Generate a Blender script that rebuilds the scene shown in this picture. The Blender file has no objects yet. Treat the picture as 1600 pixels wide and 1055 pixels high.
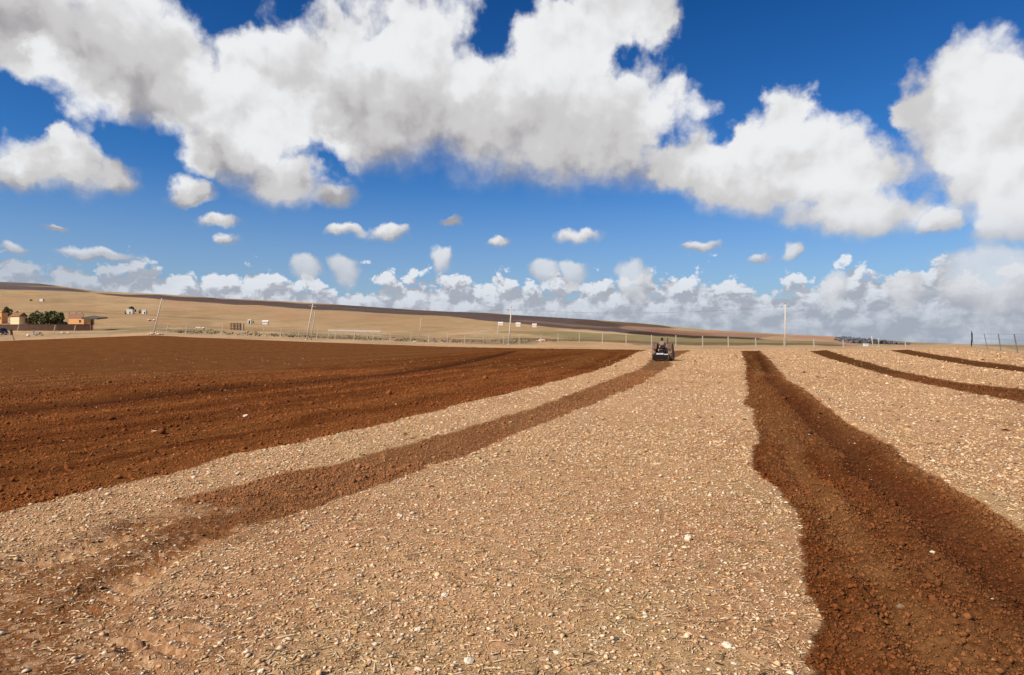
import bpy, math, random
import numpy as np
from mathutils import Vector, Matrix

random.seed(7)
RNG = np.random.default_rng(11)
S = bpy.context.scene
COL = S.collection
CAM_H = 1.7

# ---------------------------------------------------------------- camera, exposure
cam_data = bpy.data.cameras.new('camera')
cam_data.sensor_width = 36.0
cam_data.lens = 22.5
cam_data.clip_start = 0.05
cam_data.clip_end = 20000.0
cam = bpy.data.objects.new('camera', cam_data)
COL.objects.link(cam)
cam.location = (0, 0, CAM_H)
cam.rotation_euler = (math.radians(90.0 + 0.26), 0, 0)
S.camera = cam
S.view_settings.view_transform = 'Standard'
S.view_settings.look = 'None'
S.view_settings.exposure = 0.0
S.view_settings.gamma = 1.0
S.view_settings.use_curve_mapping = False
S.render.engine = 'CYCLES'
S.cycles.max_bounces = 4
S.cycles.diffuse_bounces = 1
S.cycles.use_denoising = True
S.cycles.use_adaptive_sampling = True
S.cycles.adaptive_threshold = 0.03

# ---------------------------------------------------------------- sun
SUN_AZ = math.radians(-128.0)      # measured from +Y towards +X: behind the camera, to the left
SUN_EL = math.radians(41.0)
sun_dir = Vector((math.sin(SUN_AZ) * math.cos(SUN_EL), math.cos(SUN_AZ) * math.cos(SUN_EL), math.sin(SUN_EL)))
sl = bpy.data.lights.new('sun', 'SUN')
sl.energy = 5.0
sl.angle = math.radians(0.55)
sl.color = (1.0, 0.955, 0.88)
sun = bpy.data.objects.new('sun', sl)
COL.objects.link(sun)
sun.rotation_euler = (-sun_dir).to_track_quat('-Z', 'Y').to_euler()

# ---------------------------------------------------------------- sky with cumulus
def px_dir(px, py):
    u = (px - 800.0) / 1000.0
    v = (532.0 - py) / 1000.0
    return math.atan(u), math.atan(v * math.cos(math.atan(u)))

# cumulus: centre x, y, half width, height above centre, depth below centre (thousandths of a radian, seen from the field)
CLOUDS = [
    (10, 30, 260, 160, 88), (240, 105, 180, 104, 104), (440, 118, 150, 85, 128), (560, 120, 120, 100, 130),
    (655, 105, 135, 125, 150), (745, 150, 110, 90, 128), (880, 75, 105, 95, 120), (955, 10, 95, 80, 80),
    (880, 185, 175, 95, 108), (975, 185, 105, 90, 104), (600, 190, 180, 70, 62), (360, 165, 160, 70, 62),
    (95, 262, 105, 50, 46), (88, 222, 42, 36, 50), (18, 272, 66, 34, 32), (175, 278, 50, 40, 36),
    (292, 300, 50, 38, 30), (335, 345, 46, 18, 17), (352, 376, 28, 17, 13),
    (372, 250, 88, 52, 50), (440, 282, 100, 48, 44), (520, 308, 56, 30, 22),
    (1228, 175, 60, 54, 60), (1165, 215, 40, 44, 50), (1218, 235, 112, 74, 80), (1190, 285, 145, 64, 56), (1320, 272, 130, 72, 72),
    (1070, 258, 90, 60, 52), (1340, 328, 120, 50, 46),
    (1545, 165, 130, 112, 120), (1490, 150, 90, 72, 70), (1428, 165, 50, 36, 40), (1560, 285, 100, 80, 70), (1570, 215, 120, 80, 80),
    (1600, 345, 90, 56, 50), (1470, 345, 60, 28, 24),
    (608, 366, 46, 22, 18), (540, 362, 46, 14, 12), (703, 348, 24, 10, 9), (780, 376, 26, 16, 13), (900, 368, 52, 20, 16),
    (1095, 388, 46, 13, 11), (1236, 396, 26, 22, 22), (1186, 406, 26, 13, 12),
    (690, 402, 30, 26, 40), (20, 388, 44, 16, 14), (150, 398, 80, 10, 12), (85, 357, 34, 9, 8),
    (475, 415, 40, 22, 40), (540, 418, 36, 22, 40), (850, 418, 34, 22, 40), (895, 420, 34, 24, 40), (990, 434, 34, 34, 60), (1300, 440, 40, 24, 60), (1410, 442, 50, 24, 60), (1545, 420, 100, 42, 80),
]

world = bpy.data.worlds.new('World')
S.world = world
world.use_nodes = True
WT = world.node_tree
WT.nodes.clear()

class NT:
    def __init__(self, tree):
        self.t = tree
    def n(self, kind, **kw):
        nd = self.t.nodes.new(kind)
        for k, v in kw.items():
            setattr(nd, k, v)
        return nd
    def put(self, sock, val):
        if val is None:
            return
        if isinstance(val, bpy.types.NodeSocket):
            self.t.links.new(val, sock)
        else:
            sock.default_value = val
    def math(self, op, a, b=None, c=None, clamp=False):
        nd = self.n('ShaderNodeMath', operation=op)
        nd.use_clamp = clamp
        for i, q in enumerate((a, b, c)):
            self.put(nd.inputs[i], q)
        return nd.outputs[0]
    def vec(self, op, a, b=None, c=None, out=0):
        nd = self.n('ShaderNodeVectorMath', operation=op)
        for i, q in enumerate((a, b, c)):
            self.put(nd.inputs[i], q)
        return nd.outputs['Value'] if op in ('LENGTH', 'DOT_PRODUCT', 'DISTANCE') else nd.outputs[0]
    def scale(self, a, s):
        nd = self.n('ShaderNodeVectorMath', operation='SCALE')
        self.put(nd.inputs[0], a)
        self.put(nd.inputs['Scale'], s)
        return nd.outputs[0]
    def noise(self, v, scale, detail=4.0, rough=0.55, color=False, lac=2.0, dist=0.0, dims='3D'):
        nd = self.n('ShaderNodeTexNoise', noise_dimensions=dims)
        self.put(nd.inputs['Vector'], v)
        nd.inputs['Scale'].default_value = scale
        nd.inputs['Detail'].default_value = detail
        nd.inputs['Roughness'].default_value = rough
        nd.inputs['Lacunarity'].default_value = lac
        nd.inputs['Distortion'].default_value = dist
        return nd.outputs['Color' if color else 'Fac']
    def voro(self, v, scale, detail=0.0, rough=0.5, feature='F1', out='Distance', rand=1.0, lac=2.0, dims='3D'):
        nd = self.n('ShaderNodeTexVoronoi', feature=feature, voronoi_dimensions=dims)
        self.put(nd.inputs['Vector'], v)
        nd.inputs['Scale'].default_value = scale
        if 'Detail' in nd.inputs:
            nd.inputs['Detail'].default_value = detail
            nd.inputs['Roughness'].default_value = rough
            nd.inputs['Lacunarity'].default_value = lac
        nd.inputs['Randomness'].default_value = rand
        return nd.outputs[out]
    def ramp(self, x, a, b, c0=0.0, c1=1.0, smooth=True):
        nd = self.n('ShaderNodeMapRange')
        nd.interpolation_type = 'SMOOTHSTEP' if smooth else 'LINEAR'
        for i, q in enumerate((x, a, b, c0, c1)):
            self.put(nd.inputs[i], q)
        return nd.outputs[0]
    def mix(self, f, a, b, blend='MIX'):
        nd = self.n('ShaderNodeMix', data_type='RGBA', blend_type=blend)
        self.put(nd.inputs[0], f)
        for s_, q in ((nd.inputs[6], a), (nd.inputs[7], b)):
            if isinstance(q, tuple) and len(q) == 3:
                q = (*q, 1.0)
            self.put(s_, q)
        return nd.outputs[2]

def build_sky():
    w = NT(WT)
    tc = w.n('ShaderNodeTexCoord')
    d = w.vec('NORMALIZE', tc.outputs['Generated'])
    sep = w.n('ShaderNodeSeparateXYZ')
    w.put(sep.inputs[0], d)
    dx, dy, dz = sep.outputs
    az = w.math('ARCTAN2', dx, dy)
    el = w.math('ARCSINE', dz)
    comb = w.n('ShaderNodeCombineXYZ')
    w.put(comb.inputs[0], az)
    w.put(comb.inputs[1], el)
    P = comb.outputs[0]

    # clear sky
    sky = w.n('ShaderNodeTexSky', sky_type='NISHITA')
    sky.sun_disc = False
    sky.sun_elevation = SUN_EL
    sky.sun_rotation = SUN_AZ
    sky.altitude = 200.0
    sky.air_density = 1.0
    sky.dust_density = 0.3
    sky.ozone_density = 2.5
    hs = w.n('ShaderNodeHueSaturation')
    hs.inputs['Saturation'].default_value = 1.3
    hs.inputs['Value'].default_value = 1.0
    w.put(hs.inputs['Color'], sky.outputs[0])
    tint = w.mix(w.ramp(el, 0.10, 0.52, smooth=False), SKY_LOW, SKY_TINT)
    clear = w.mix(1.0, hs.outputs[0], tint, 'MULTIPLY')

    # turbulence on the direction vector; finer towards the horizon where the clouds are far away
    n1 = w.noise(P, 7.0, 2.0, 0.5, color=True, dims='2D')
    n2 = w.noise(P, 26.0, 5.0, 0.55, color=True, dims='2D')
    w1 = w.vec('SUBTRACT', n1, (0.5, 0.5, 0.5))
    w2 = w.vec('SUBTRACT', n2, (0.5, 0.5, 0.5))
    low = w.ramp(el, 0.10, 0.30, 0.22, 1.0)
    warp = w.vec('ADD', w.scale(w1, w.math('MULTIPLY', low, 0.045)), w.scale(w2, w.ramp(el, 0.10, 0.30, 0.028, 0.05)))
    Pw = w.vec('ADD', P, w.vec('MULTIPLY', warp, (1.0, 0.8, 0.0)))
    # billows
    bil = w.voro(w.vec('ADD', P, w.scale(w2, 0.03)), 9.5, 3.0, 0.46, lac=2.15, dims='2D')
    sund = (-0.008, 0.016, 0.0)
    d2 = w.vec('ADD', P, sund)
    bil2 = w.voro(w.vec('ADD', d2, w.scale(w2, 0.03)), 9.5, 3.0, 0.46, lac=2.15, dims='2D')
    fine = w.noise(P, 55.0, 5.0, 0.6, dims='2D')

    bl = w.n('ShaderNodeCombineXYZ')
    w.put(bl.inputs[0], w.ramp(el, 0.10, 0.35, -0.004, -0.012))
    w.put(bl.inputs[1], w.ramp(el, 0.15, 0.38, 0.007, 0.10))
    below = bl.outputs[0]
    shape = lit = None
    for (cx, cy, rx, rt, rb) in CLOUDS:
        a, e = px_dir(cx, cy)
        big = min(1.0, max(0.0, (rx - 40) / 50))
        rx, rt, rb = rx * (0.98 + 0.30 * big), rt * (0.98 + 0.27 * big), rb * (0.98 + 0.24 * big)
        irx = 1000.0 / (rx * math.cos(a) ** 2)
        irt = 1000.0 / (rt * math.cos(a))
        k = rt / rb
        q = w.vec('MULTIPLY_ADD', Pw, (irx, irt, 0.0), (-a * irx, -e * irt, 0.0))
        ab = w.vec('MAXIMUM', q, w.vec('MULTIPLY', q, (-1.0, -k, 0.0)))
        ln = w.vec('LENGTH', ab)
        q2 = w.vec('SUBTRACT', q, w.vec('MULTIPLY', below, (irx, irt, 0.0)))
        l2 = w.vec('LENGTH', w.vec('MAXIMUM', q2, w.vec('MULTIPLY', q2, (-1.0, -k, 0.0))))
        shape = ln if shape is None else w.math('SMOOTH_MIN', shape, ln, 0.10)
        lit = l2 if lit is None else w.math('SMOOTH_MIN', lit, l2, 0.22)
    S1 = w.math('SUBTRACT', 1.0, shape)
    # clouds of the rest of the sky
    proj = w.vec('DIVIDE', d, w.math('ADD', w.math('MAXIMUM', dz, 0.0), 0.12))
    g = w.noise(w.vec('MULTIPLY', proj, (1.0, 1.0, 0.0)), 0.75, 4.0, 0.55)
    outside = w.math('MAXIMUM', w.ramp(w.math('ABSOLUTE', az), 0.76, 1.0), w.ramp(el, 0.56, 0.72))
    outside = w.math('MULTIPLY', outside, w.ramp(el, 0.10, 0.18))
    gS = w.math('MULTIPLY_ADD', g, 5.0, -2.45)
    gS = w.math('SUBTRACT', gS, w.math('MULTIPLY', w.math('SUBTRACT', 1.0, outside), 6.0))
    S1 = w.math('MAXIMUM', S1, gS)
    nz = w.math('SUBTRACT', 0.42, bil)                       # > 0 on the crests of the billows
    base = w.ramp(lit, 0.6, 1.25)
    rough = w.math('MULTIPLY_ADD', base, -0.7, 1.0)
    dens = w.math('ADD', S1, w.math('MULTIPLY', nz, w.math('MULTIPLY', rough, 0.44)))
    dens = w.math('ADD', dens, w.math('MULTIPLY', w.math('SUBTRACT', fine, 0.5), w.math('MULTIPLY', rough, 0.16)))
    alpha = w.ramp(dens, 0.0, w.math('MULTIPLY_ADD', base, 0.42, w.ramp(el, 0.12, 0.3, 0.38, 0.31)))

    # far bank of small cumulus along the horizon
    ds = w.vec('MULTIPLY', P, (1.0, 1.25, 0.0))
    b1 = w.voro(w.vec('ADD', ds, w.scale(w2, 0.02)), 22.0, 3.0, 0.55, lac=2.2, dims='2D')
    b1b = w.voro(w.vec('ADD', w.vec('ADD', ds, (-0.006, 0.018, 0.0)), w.scale(w2, 0.02)), 22.0, 3.0, 0.55, lac=2.2, dims='2D')
    bn = w.noise(P, 9.0, 3.0, 0.5, dims='2D')
    top = w.math('MULTIPLY_ADD', w.math('SUBTRACT', bn, 0.5), 0.075, 0.118)
    bd = w.math('ADD', w.math('MULTIPLY', w.math('SUBTRACT', top, el), 24.0), w.math('MULTIPLY', w.math('SUBTRACT', 0.42, b1), 1.25))
    balpha = w.ramp(bd, -0.02, 0.34)
    brel = w.math('SUBTRACT', b1b, b1)
    bs = w.math('ADD', w.ramp(el, 0.02, 0.13, 0.34, 0.78), w.math('MULTIPLY', brel, w.ramp(el, 0.02, 0.10, 1.0, 2.6)), clamp=True)
    strat = w.noise(w.vec('MULTIPLY', P, (1.0, 4.0, 0.0)), 17.0, 4.0, 0.6, dims='2D')
    bs = w.math('ADD', bs, w.math('MULTIPLY', w.math('SUBTRACT', strat, 0.5), w.ramp(el, 0.03, 0.10, 1.35, 0.5)), clamp=True)
    bank = w.mix(bs, BANK_DARK, BANK_LIGHT)
    hz = w.ramp(el, 0.0, 0.11, 0.6, 0.0)
    bank = w.mix(w.math('MAXIMUM', hz, w.ramp(az, -0.62, -0.40, 0.6, 0.0)), bank, HAZE_COL)

    # light on the near clouds: white crowns, warm grey flat bases
    L = w.ramp(lit, 0.24, 1.22, 0.92, 0.06)
    L = w.math('MAXIMUM', L, w.math('MULTIPLY', w.ramp(gS, 0.0, 0.5, 0.8, 0.2), outside))
    rel = w.math('SUBTRACT', bil2, bil)
    pf = w.noise(w.vec('ADD', P, w.scale(w2, 0.02)), 15.0, 2.0, 0.45, dims='2D')
    pf2 = w.noise(w.vec('ADD', w.vec('ADD', P, (-0.010, 0.022, 0.0)), w.scale(w2, 0.02)), 15.0, 2.0, 0.45, dims='2D')
    L = w.math('ADD', L, w.math('MULTIPLY', w.math('SUBTRACT', pf, pf2), 0.55))
    L = w.math('ADD', L, w.math('MULTIPLY', rel, 0.30))
    L = w.math('ADD', L, w.math('MULTIPLY', w.math('SUBTRACT', fine, 0.5), 0.14), clamp=True)
    thin = w.ramp(dens, 0.05, 0.6, 0.0, 1.0)
    cr = w.n('ShaderNodeValToRGB')
    cr.color_ramp.interpolation = 'EASE'
    els = cr.color_ramp.elements
    els[0].position = 0.0
    els[0].color = (*CLOUD_BASE, 1)
    els[1].position = 1.0
    els[1].color = (*CLOUD_TOP, 1)
    m_ = els.new(0.45)
    m_.color = (*CLOUD_MID, 1)
    w.put(cr.inputs[0], L)
    cloud = cr.outputs[0]

    c = w.mix(w.ramp(el, 0.0, 0.27, 0.62, 0.0), clear, HAZE_COL)
    c = w.mix(w.math('MULTIPLY', balpha, 0.95), c, bank)
    cl_fade = w.ramp(el, 0.10, 0.22, 0.25, 0.0)
    cloud = w.mix(cl_fade, cloud, HAZE_COL)
    c = w.mix(w.math('MULTIPLY', alpha, w.ramp(el, 0.09, 0.16, 0.75, 1.0)), c, cloud)
    # ground side of the world
    c = w.mix(w.ramp(el, -0.02, 0.0), (3.0, 2.2, 1.4), c)
    bg = w.n('ShaderNodeBackground')
    bg.inputs['Strength'].default_value = 0.1
    w.put(bg.inputs['Color'], c)
    out = w.n('ShaderNodeOutputWorld')
    w.put(out.inputs['Surface'], bg.outputs[0])

SKY_TINT = (0.22, 0.56, 0.86)
SKY_LOW = (0.60, 0.88, 1.18)
HAZE_COL = (3.3, 3.85, 4.8)
BANK_DARK = (4.1, 4.25, 4.8)
BANK_LIGHT = (8.0, 8.3, 8.8)
CLOUD_BASE = (3.6, 3.48, 3.58)
CLOUD_MID = (6.1, 6.0, 6.05)
CLOUD_TOP = (8.5, 8.6, 8.75)
build_sky()
world.cycles.sampling_method = 'NONE'

# ---------------------------------------------------------------- numpy noise
def _hash(ix, iy, seed):
    h = (ix.astype(np.int64) * 374761393 + iy.astype(np.int64) * 668265263 + seed * 974634777) & 0xFFFFFFFF
    h = ((h ^ (h >> 13)) * 1274126177) & 0xFFFFFFFF
    h = h ^ (h >> 16)
    return (h & 0xFFFF).astype(np.float64) / 65535.0

def vnoise(x, y, seed=0):
    ix = np.floor(x); iy = np.floor(y)
    fx = x - ix; fy = y - iy
    fx = fx * fx * (3 - 2 * fx); fy = fy * fy * (3 - 2 * fy)
    a = _hash(ix, iy, seed); b = _hash(ix + 1, iy, seed)
    c = _hash(ix, iy + 1, seed); d = _hash(ix + 1, iy + 1, seed)
    return (a + (b - a) * fx) * (1 - fy) + (c + (d - c) * fx) * fy - 0.5

def fbm(x, y, oct=4, seed=0, gain=0.5):
    t = np.zeros_like(x); a = 1.0; s = 1.0
    for i in range(oct):
        c, q = math.cos(0.7 * i), math.sin(0.7 * i)
        t += a * vnoise((x * c - y * q) * s, (x * q + y * c) * s, seed + i)
        a *= gain; s *= 2.03
    return t

def sstep(e0, e1, x):
    t = np.clip((x - e0) / (e1 - e0), 0, 1)
    return t * t * (3 - 2 * t)

# ---------------------------------------------------------------- lie of the land (by bearing and distance from where one stands)
E_PX = np.array([-400, 0, 100, 240, 300, 460, 620, 700, 800, 920, 1000, 1200, 1400, 1500, 1537, 1570, 1590, 1700, 2000.])
E_PY = np.array([538, 532, 528, 523, 526, 532.5, 538, 541, 543, 544.5, 545.5, 545.5, 545, 543, 546, 549, 552, 558, 570.])
D_PX = np.array([-400, 0, 240, 480, 800, 1000, 1200, 1420, 1500, 1590, 1700, 2000.])
D_PY = np.array([140, 150, 165, 160, 140, 126, 125, 112, 88, 60, 52, 45.])     # depth of the far edge of the field
K_PX = np.array([-600, -200, 0, 60, 100, 150, 250, 330, 430, 500, 600, 700, 770, 800, 900, 1000, 1100, 1200, 1310, 1380, 1430, 1517, 1600, 2000.])
K_PY = np.array([470, 440, 440.5, 443, 448, 455, 459.5, 465, 470, 474, 481, 487, 489, 492, 498, 505, 515, 521, 526, 531, 535, 538, 539, 541.])

def px_of(az):
    azc = np.clip(az, -1.05, 1.05)
    return 800 + 1000 * np.tan(azc)

def field_edge(az):
    p = px_of(az)
    dep = np.interp(p, D_PX, D_PY)
    vv = (532 - np.interp(p, E_PX, E_PY))
    return dep / np.cos(np.clip(az, -1.05, 1.05)), vv

FAR_R = 3200.0
def terrain(x, y):
    """smooth height of the land"""
    r = np.hypot(x, y)
    az = np.arctan2(x, y)
    cz = np.cos(np.clip(az, -1.05, 1.05))
    D, vE = field_edge(az)
    zE = CAM_H + vE / 1000.0 * D * cz
    zin = zE * np.clip(r / D, 0, 1) ** 2
    vK = 532 - np.interp(px_of(az), K_PX, K_PY)
    t = np.clip(np.log(np.maximum(r, D) / D) / np.log(FAR_R / D), 0, 1.3)
    g = np.where(t <= 1, np.clip(t, 0, 1) ** 0.82, 1.0 - 0.8 * (t - 1))
    zout = CAM_H + (vE + (vK - vE) * g) / 1000.0 * r * cz
    return np.where(r < D, zin, zout)

def at(px, py, h=0.0):
    """point of the land seen at a pixel of the photograph (1600 x 1055)"""
    u = (px - 800) / 1000.0; v = (532 - py) / 1000.0
    Y = np.exp(np.linspace(math.log(1.2), math.log(3600), 6000))
    X = u * Y
    d = terrain(X, Y) + h - (CAM_H + v * Y)
    i = np.argmax(d >= 0)
    if d[i] < 0:
        i = len(Y) - 1
    elif i > 0:
        f = d[i - 1] / (d[i - 1] - d[i])
        yy = Y[i - 1] + (Y[i] - Y[i - 1]) * f
        return Vector((u * yy, yy, CAM_H + v * yy - h))
    return Vector((X[i], Y[i], float(terrain(X[i:i + 1], Y[i:i + 1])[0])))

def at2(pts):
    return np.array([(p.x, p.y) for p in (at(a, b) for a, b in pts)])

# ---------------------------------------------------------------- outlines of the tilled ground
A_EDGE = at2([(0, 799), (30, 790), (112, 771), (210, 749), (300, 730), (375, 709), (480, 689), (600, 662), (700, 637), (800, 613),
              (880, 593), (920, 583), (950, 573), (980, 559), (994, 551)])
A_EDGE = np.vstack([A_EDGE[0] + (A_EDGE[0] - A_EDGE[3]) * 4, A_EDGE])
A_TOP = at2([(1012, 546.6), (920, 545.4), (800, 544), (700, 542), (620, 539), (460, 533.5), (300, 527), (240, 524), (100, 529), (0, 533)])
POLY_A = np.vstack([A_EDGE, A_TOP, [(-260, 120), (-260, -20)]])
B_L = at2([(240, 798), (285, 779), (375, 754), (487, 730), (600, 704), (760, 661), (850, 633), (932, 601), (970, 588), (1000, 576), (1018, 561), (1022, 549)])
B_R = at2([(1080, 547.2), (1060, 557), (1052, 562), (1044, 573), (1020, 588), (1004, 599), (930, 630), (850, 662), (740, 706), (640, 738), (560, 770), (500, 788), (437, 806), (390, 826), (344, 838), (266, 856)])
POLY_B = np.vstack([B_L, B_R])
C_L = at2([(1158, 548), (1166, 571), (1164, 587), (1169, 609), (1162, 631), (1177, 637), (1178, 659), (1183, 684), (1175, 715), (1181, 740), (1203, 756),
           (1220, 770), (1234, 790), (1244, 805), (1254, 835), (1261, 868), (1257, 902), (1267, 942), (1277, 986), (1274, 1037), (1290, 1100)])
C_L = np.vstack([C_L, C_L[-1] + (C_L[-1] - C_L[-5]) * 3])
C_R = at2([(1187, 548), (1209, 568), (1231, 596), (1256, 609), (1287, 634), (1319, 659), (1369, 690), (1394, 702), (1428, 734), (1491, 768), (1544, 796), (1600, 835)])
C_R = np.vstack([C_R, C_R[-1] + (C_R[-1] - C_R[-3]) * 1.2, C_R[-1] + (C_R[-1] - C_R[-3]) * 6])
POLY_C = np.vstack([C_L, C_R[::-1]])
POLY_D = at2([(1292, 547), (1336, 561), (1407, 580), (1490, 597), (1600, 609), (1800, 628), (1800, 664), (1600, 630), (1490, 608), (1394, 588), (1352, 577), (1297, 561), (1264, 549)])
POLY_E = at2([(1418, 546.3), (1462, 554), (1517, 563), (1600, 573), (1800, 590), (1800, 606), (1600, 581.5), (1545, 575.5), (1490, 567), (1435, 557), (1388, 547.3)])
FURROW = at2([(-200, 668), (0, 641), (150, 627), (300, 609), (450, 597), (600, 584), (680, 573), (740, 562), (800, 549)])
FURROW2 = at2([(0, 601), (150, 598), (300, 592), (450, 582), (600, 569), (720, 552)])
DRY_EDGE = at2([(-200, 645), (0, 612), (200, 600), (450, 578), (640, 560), (760, 546)])

def dist_polyline(x, y, pl, signed=False):
    best = np.full(x.shape, 1e9); sg = np.ones(x.shape)
    for (ax, ay), (bx, by) in zip(pl[:-1], pl[1:]):
        ex, ey = bx - ax, by - ay
        L = ex * ex + ey * ey + 1e-12
        t = np.clip(((x - ax) * ex + (y - ay) * ey) / L, 0, 1)
        d = np.hypot(x - ax - t * ex, y - ay - t * ey)
        m = d < best
        best[m] = d[m]
        if signed:
            cr = ex * (y - ay) - ey * (x - ax)
            sg[m] = np.where(cr[m] >= 0, 1, -1)
    return best * sg if signed else best

def inside(x, y, poly):
    r = np.zeros(x.shape, bool)
    n = len(poly)
    for i in range(n):
        x0, y0 = poly[i]; x1, y1 = poly[(i + 1) % n]
        if y0 == y1:
            continue
        c = ((y0 > y) != (y1 > y)) & (x < (x1 - x0) * (y - y0) / (y1 - y0) + x0)
        r ^= c
    return r

def sdf(x, y, poly):
    d = dist_polyline(x, y, np.vstack([poly, poly[:1]]))
    return np.where(inside(x, y, poly), d, -d)

def ground_state(x, y):
    """tilled amount, its strip number and the distances that furrows follow"""
    r = np.hypot(x, y)
    jit = (fbm(x * 1.7, y * 1.7, 4, 31) * 0.24 + fbm(x * 9, y * 9, 2, 35) * 0.10 + fbm(x * 3.6, y * 14, 2, 37) * 0.08)
    far = np.clip(r / 30, 0.5, 1.6)
    soft = 0.022 + 0.0022 * r
    out = np.zeros(x.shape); who = np.zeros(x.shape, int)
    ds = {}; rel = np.zeros(x.shape)
    for k, (poly, jm) in enumerate(((POLY_A, 1.0), (POLY_B, 1.1), (POLY_C, 0.85), (POLY_D, 0.8), (POLY_E, 0.8)), 1):
        s = sdf(x, y, poly) + jit * jm * far
        ds[k] = s
        m = sstep(-soft, soft, s)
        if k == 2:                         # the strip peters out towards the lower left
            m = m * sstep(-0.4, 1.6, dist_polyline(x, y, np.vstack([B_L[:1], B_R[-1:]])) + jit * 4)
        if k == 1:
            D, _ = field_edge(np.arctan2(x, y))
        who[m > np.maximum(out, 0.5)] = k
        out = np.maximum(out, m)
        mr = sstep(-0.06 - 0.006 * r, 0.22 + 0.02 * r, s)
        rel = np.maximum(rel, np.minimum(mr, 1.0) * (m if k == 2 else 1.0))
    ds['rel'] = rel
    return out, who, ds

def height(x, y, state=None, spacing=None):
    """full height with clods, furrows, wheel tracks"""
    z = terrain(x, y)
    r = np.hypot(x, y)
    if spacing is None:
        spacing = np.zeros(x.shape)
    T, who, ds = state if state is not None else ground_state(x, y)
    if ds is not None and 'rel' in ds:
        T = ds['rel']
    def oc(lam, amp, seed):
        fade = np.clip(lam / (2.2 * spacing + 1e-6) - 1, 0, 1)
        return amp * fade * vnoise(x / lam + seed * 3.1, y / lam - seed * 1.7, 50 + seed)
    # stubble: gently uneven crust
    st = oc(3.0, 0.05, 1) + oc(0.8, 0.028, 2) + oc(0.3, 0.02, 3) + oc(0.11, 0.014, 4) + oc(0.05, 0.008, 5)
    # tilled: crumbly
    def rid(lam, amp, seed):
        fade = np.clip(lam / (2.2 * spacing + 1e-6) - 1, 0, 1)
        n = 1 - np.abs(vnoise(x / lam + seed * 5.3, y / lam + seed * 2.9, 90 + seed)) * 2
        return amp * fade * (n ** 2 - 0.4)
    ti = oc(2.2, 0.03, 11) + oc(0.7, 0.035, 12) + rid(0.34, 0.03, 13) + rid(0.17, 0.032, 14) + rid(0.085, 0.03, 15) + oc(0.06, 0.02, 16) + oc(0.035, 0.014, 17)
    z = z + st * (1 - T) + ti * T
    z = z - 0.025 * T
    # furrows that run along the strips
    dA = dist_polyline(x, y, A_EDGE); dC = dist_polyline(x, y, C_R, True); dCL = dist_polyline(x, y, C_L)
    wob = fbm(x * 0.5, y * 0.5, 3, 77) * 0.5
    wA = np.where(who == 1, sstep(0.1, 1.2, dA), 0); wC = np.where(who == 3, sstep(0.1, 0.6, np.minimum(np.abs(dC), dCL)), 0)
    fs = np.clip(0.42 / (spacing * 2 + 1e-6) - 1, 0, 1)
    fl = np.clip(1.5 / (spacing * 2 + 1e-6) - 1, 0, 1)
    z = z + wA * (0.03 * fs * np.sin((dA + 0.5 * wob) * 2 * math.pi / 0.55) + 0.03 * fl * np.sin((dA + wob) * 2 * math.pi / 2.1))
    z = z + wC * 0.022 * fs * np.sin((dC + 0.5 * wob) * 2 * math.pi / 0.46)
    aC = np.abs(dC)
    inC = who == 3
    z = z - np.where(inC, 0.08 * np.exp(-((aC - 0.62 + wob * 0.2) / 0.2) ** 2), 0)           # dead furrow along the right side
    z = z + 0.08 * np.exp(-((aC - 0.2 + wob * 0.1) / 0.2) ** 2)                                # ridge thrown up beside it
    z = z - np.where(inC, 0.02 * np.exp(-((dCL - 0.18) / 0.14) ** 2), 0)
    z = z - np.where(inC, 0.03 * np.exp(-((aC - 1.55 + wob * 0.3) / 0.1) ** 2), 0)             # wheel line
    dF = dist_polyline(x, y, FURROW, True)
    z = z + np.where(who == 1, 0.07 * np.exp(-((dF - 0.7) / 0.5) ** 2) - 0.07 * np.exp(-((dF + 0.5) / 0.5) ** 2), 0)
    dF2 = dist_polyline(x, y, FURROW2, True)
    z = z + np.where(who == 1, 0.03 * np.exp(-((dF2 - 0.7) / 0.5) ** 2) - 0.03 * np.exp(-((dF2 + 0.5) / 0.5) ** 2), 0)
    # tyre tracks at lower left
    for tr in TRACKS:
        lat = dist_polyline(x, y, tr, True)
        al = (x * (tr[-1][0] - tr[0][0]) + y * (tr[-1][1] - tr[0][1])) / np.hypot(*(tr[-1] - tr[0]))
        w_ = np.exp(-(lat / 0.21) ** 4) * np.clip(0.25 / (spacing * 2 + 1e-6) - 1, 0, 1)
        lug = sstep(-0.3, 0.5, np.sin((al + 0.55 * np.abs(lat)) * 2 * math.pi / 0.17) + vnoise(x * 5, y * 5, 5))
        keep = sstep(-0.25, 0.12, fbm(x * 0.9, y * 0.9, 3, 8))
        z = z - w_ * (0.014 + 0.042 * lug) * keep + 0.015 * np.exp(-((np.abs(lat) - 0.3) / 0.08) ** 2) * keep
    return z

TRACKS = [at2([(-40, 1040), (60, 1000), (150, 930), (260, 862), (330, 832)]),
          at2([(-60, 912), (60, 872), (160, 842), (250, 806)]),
          at2([(30, 1075), (120, 1015), (190, 1000)]),
          at2([(130, 1120), (190, 1055), (250, 1010)])]
STRIP_TAIL = at2([(400, 795), (320, 812), (230, 852), (130, 900), (40, 955), (-60, 1010)])
CORNER = at2([(-80, 950), (60, 985), (150, 1030), (250, 1080), (200, 1160), (-200, 1160)])

# ---------------------------------------------------------------- colours of the soil (albedo)
STUB1 = np.array((0.63, 0.345, 0.165)); STUB2 = np.array((0.54, 0.27, 0.12)); STUBG = np.array((0.43, 0.295, 0.13))
RED = np.array((0.15, 0.045, 0.0115)); RED2 = np.array((0.24, 0.082, 0.0225)); OCH = np.array((0.225, 0.096, 0.033)); DARK = np.array((0.068, 0.022, 0.008))

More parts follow.
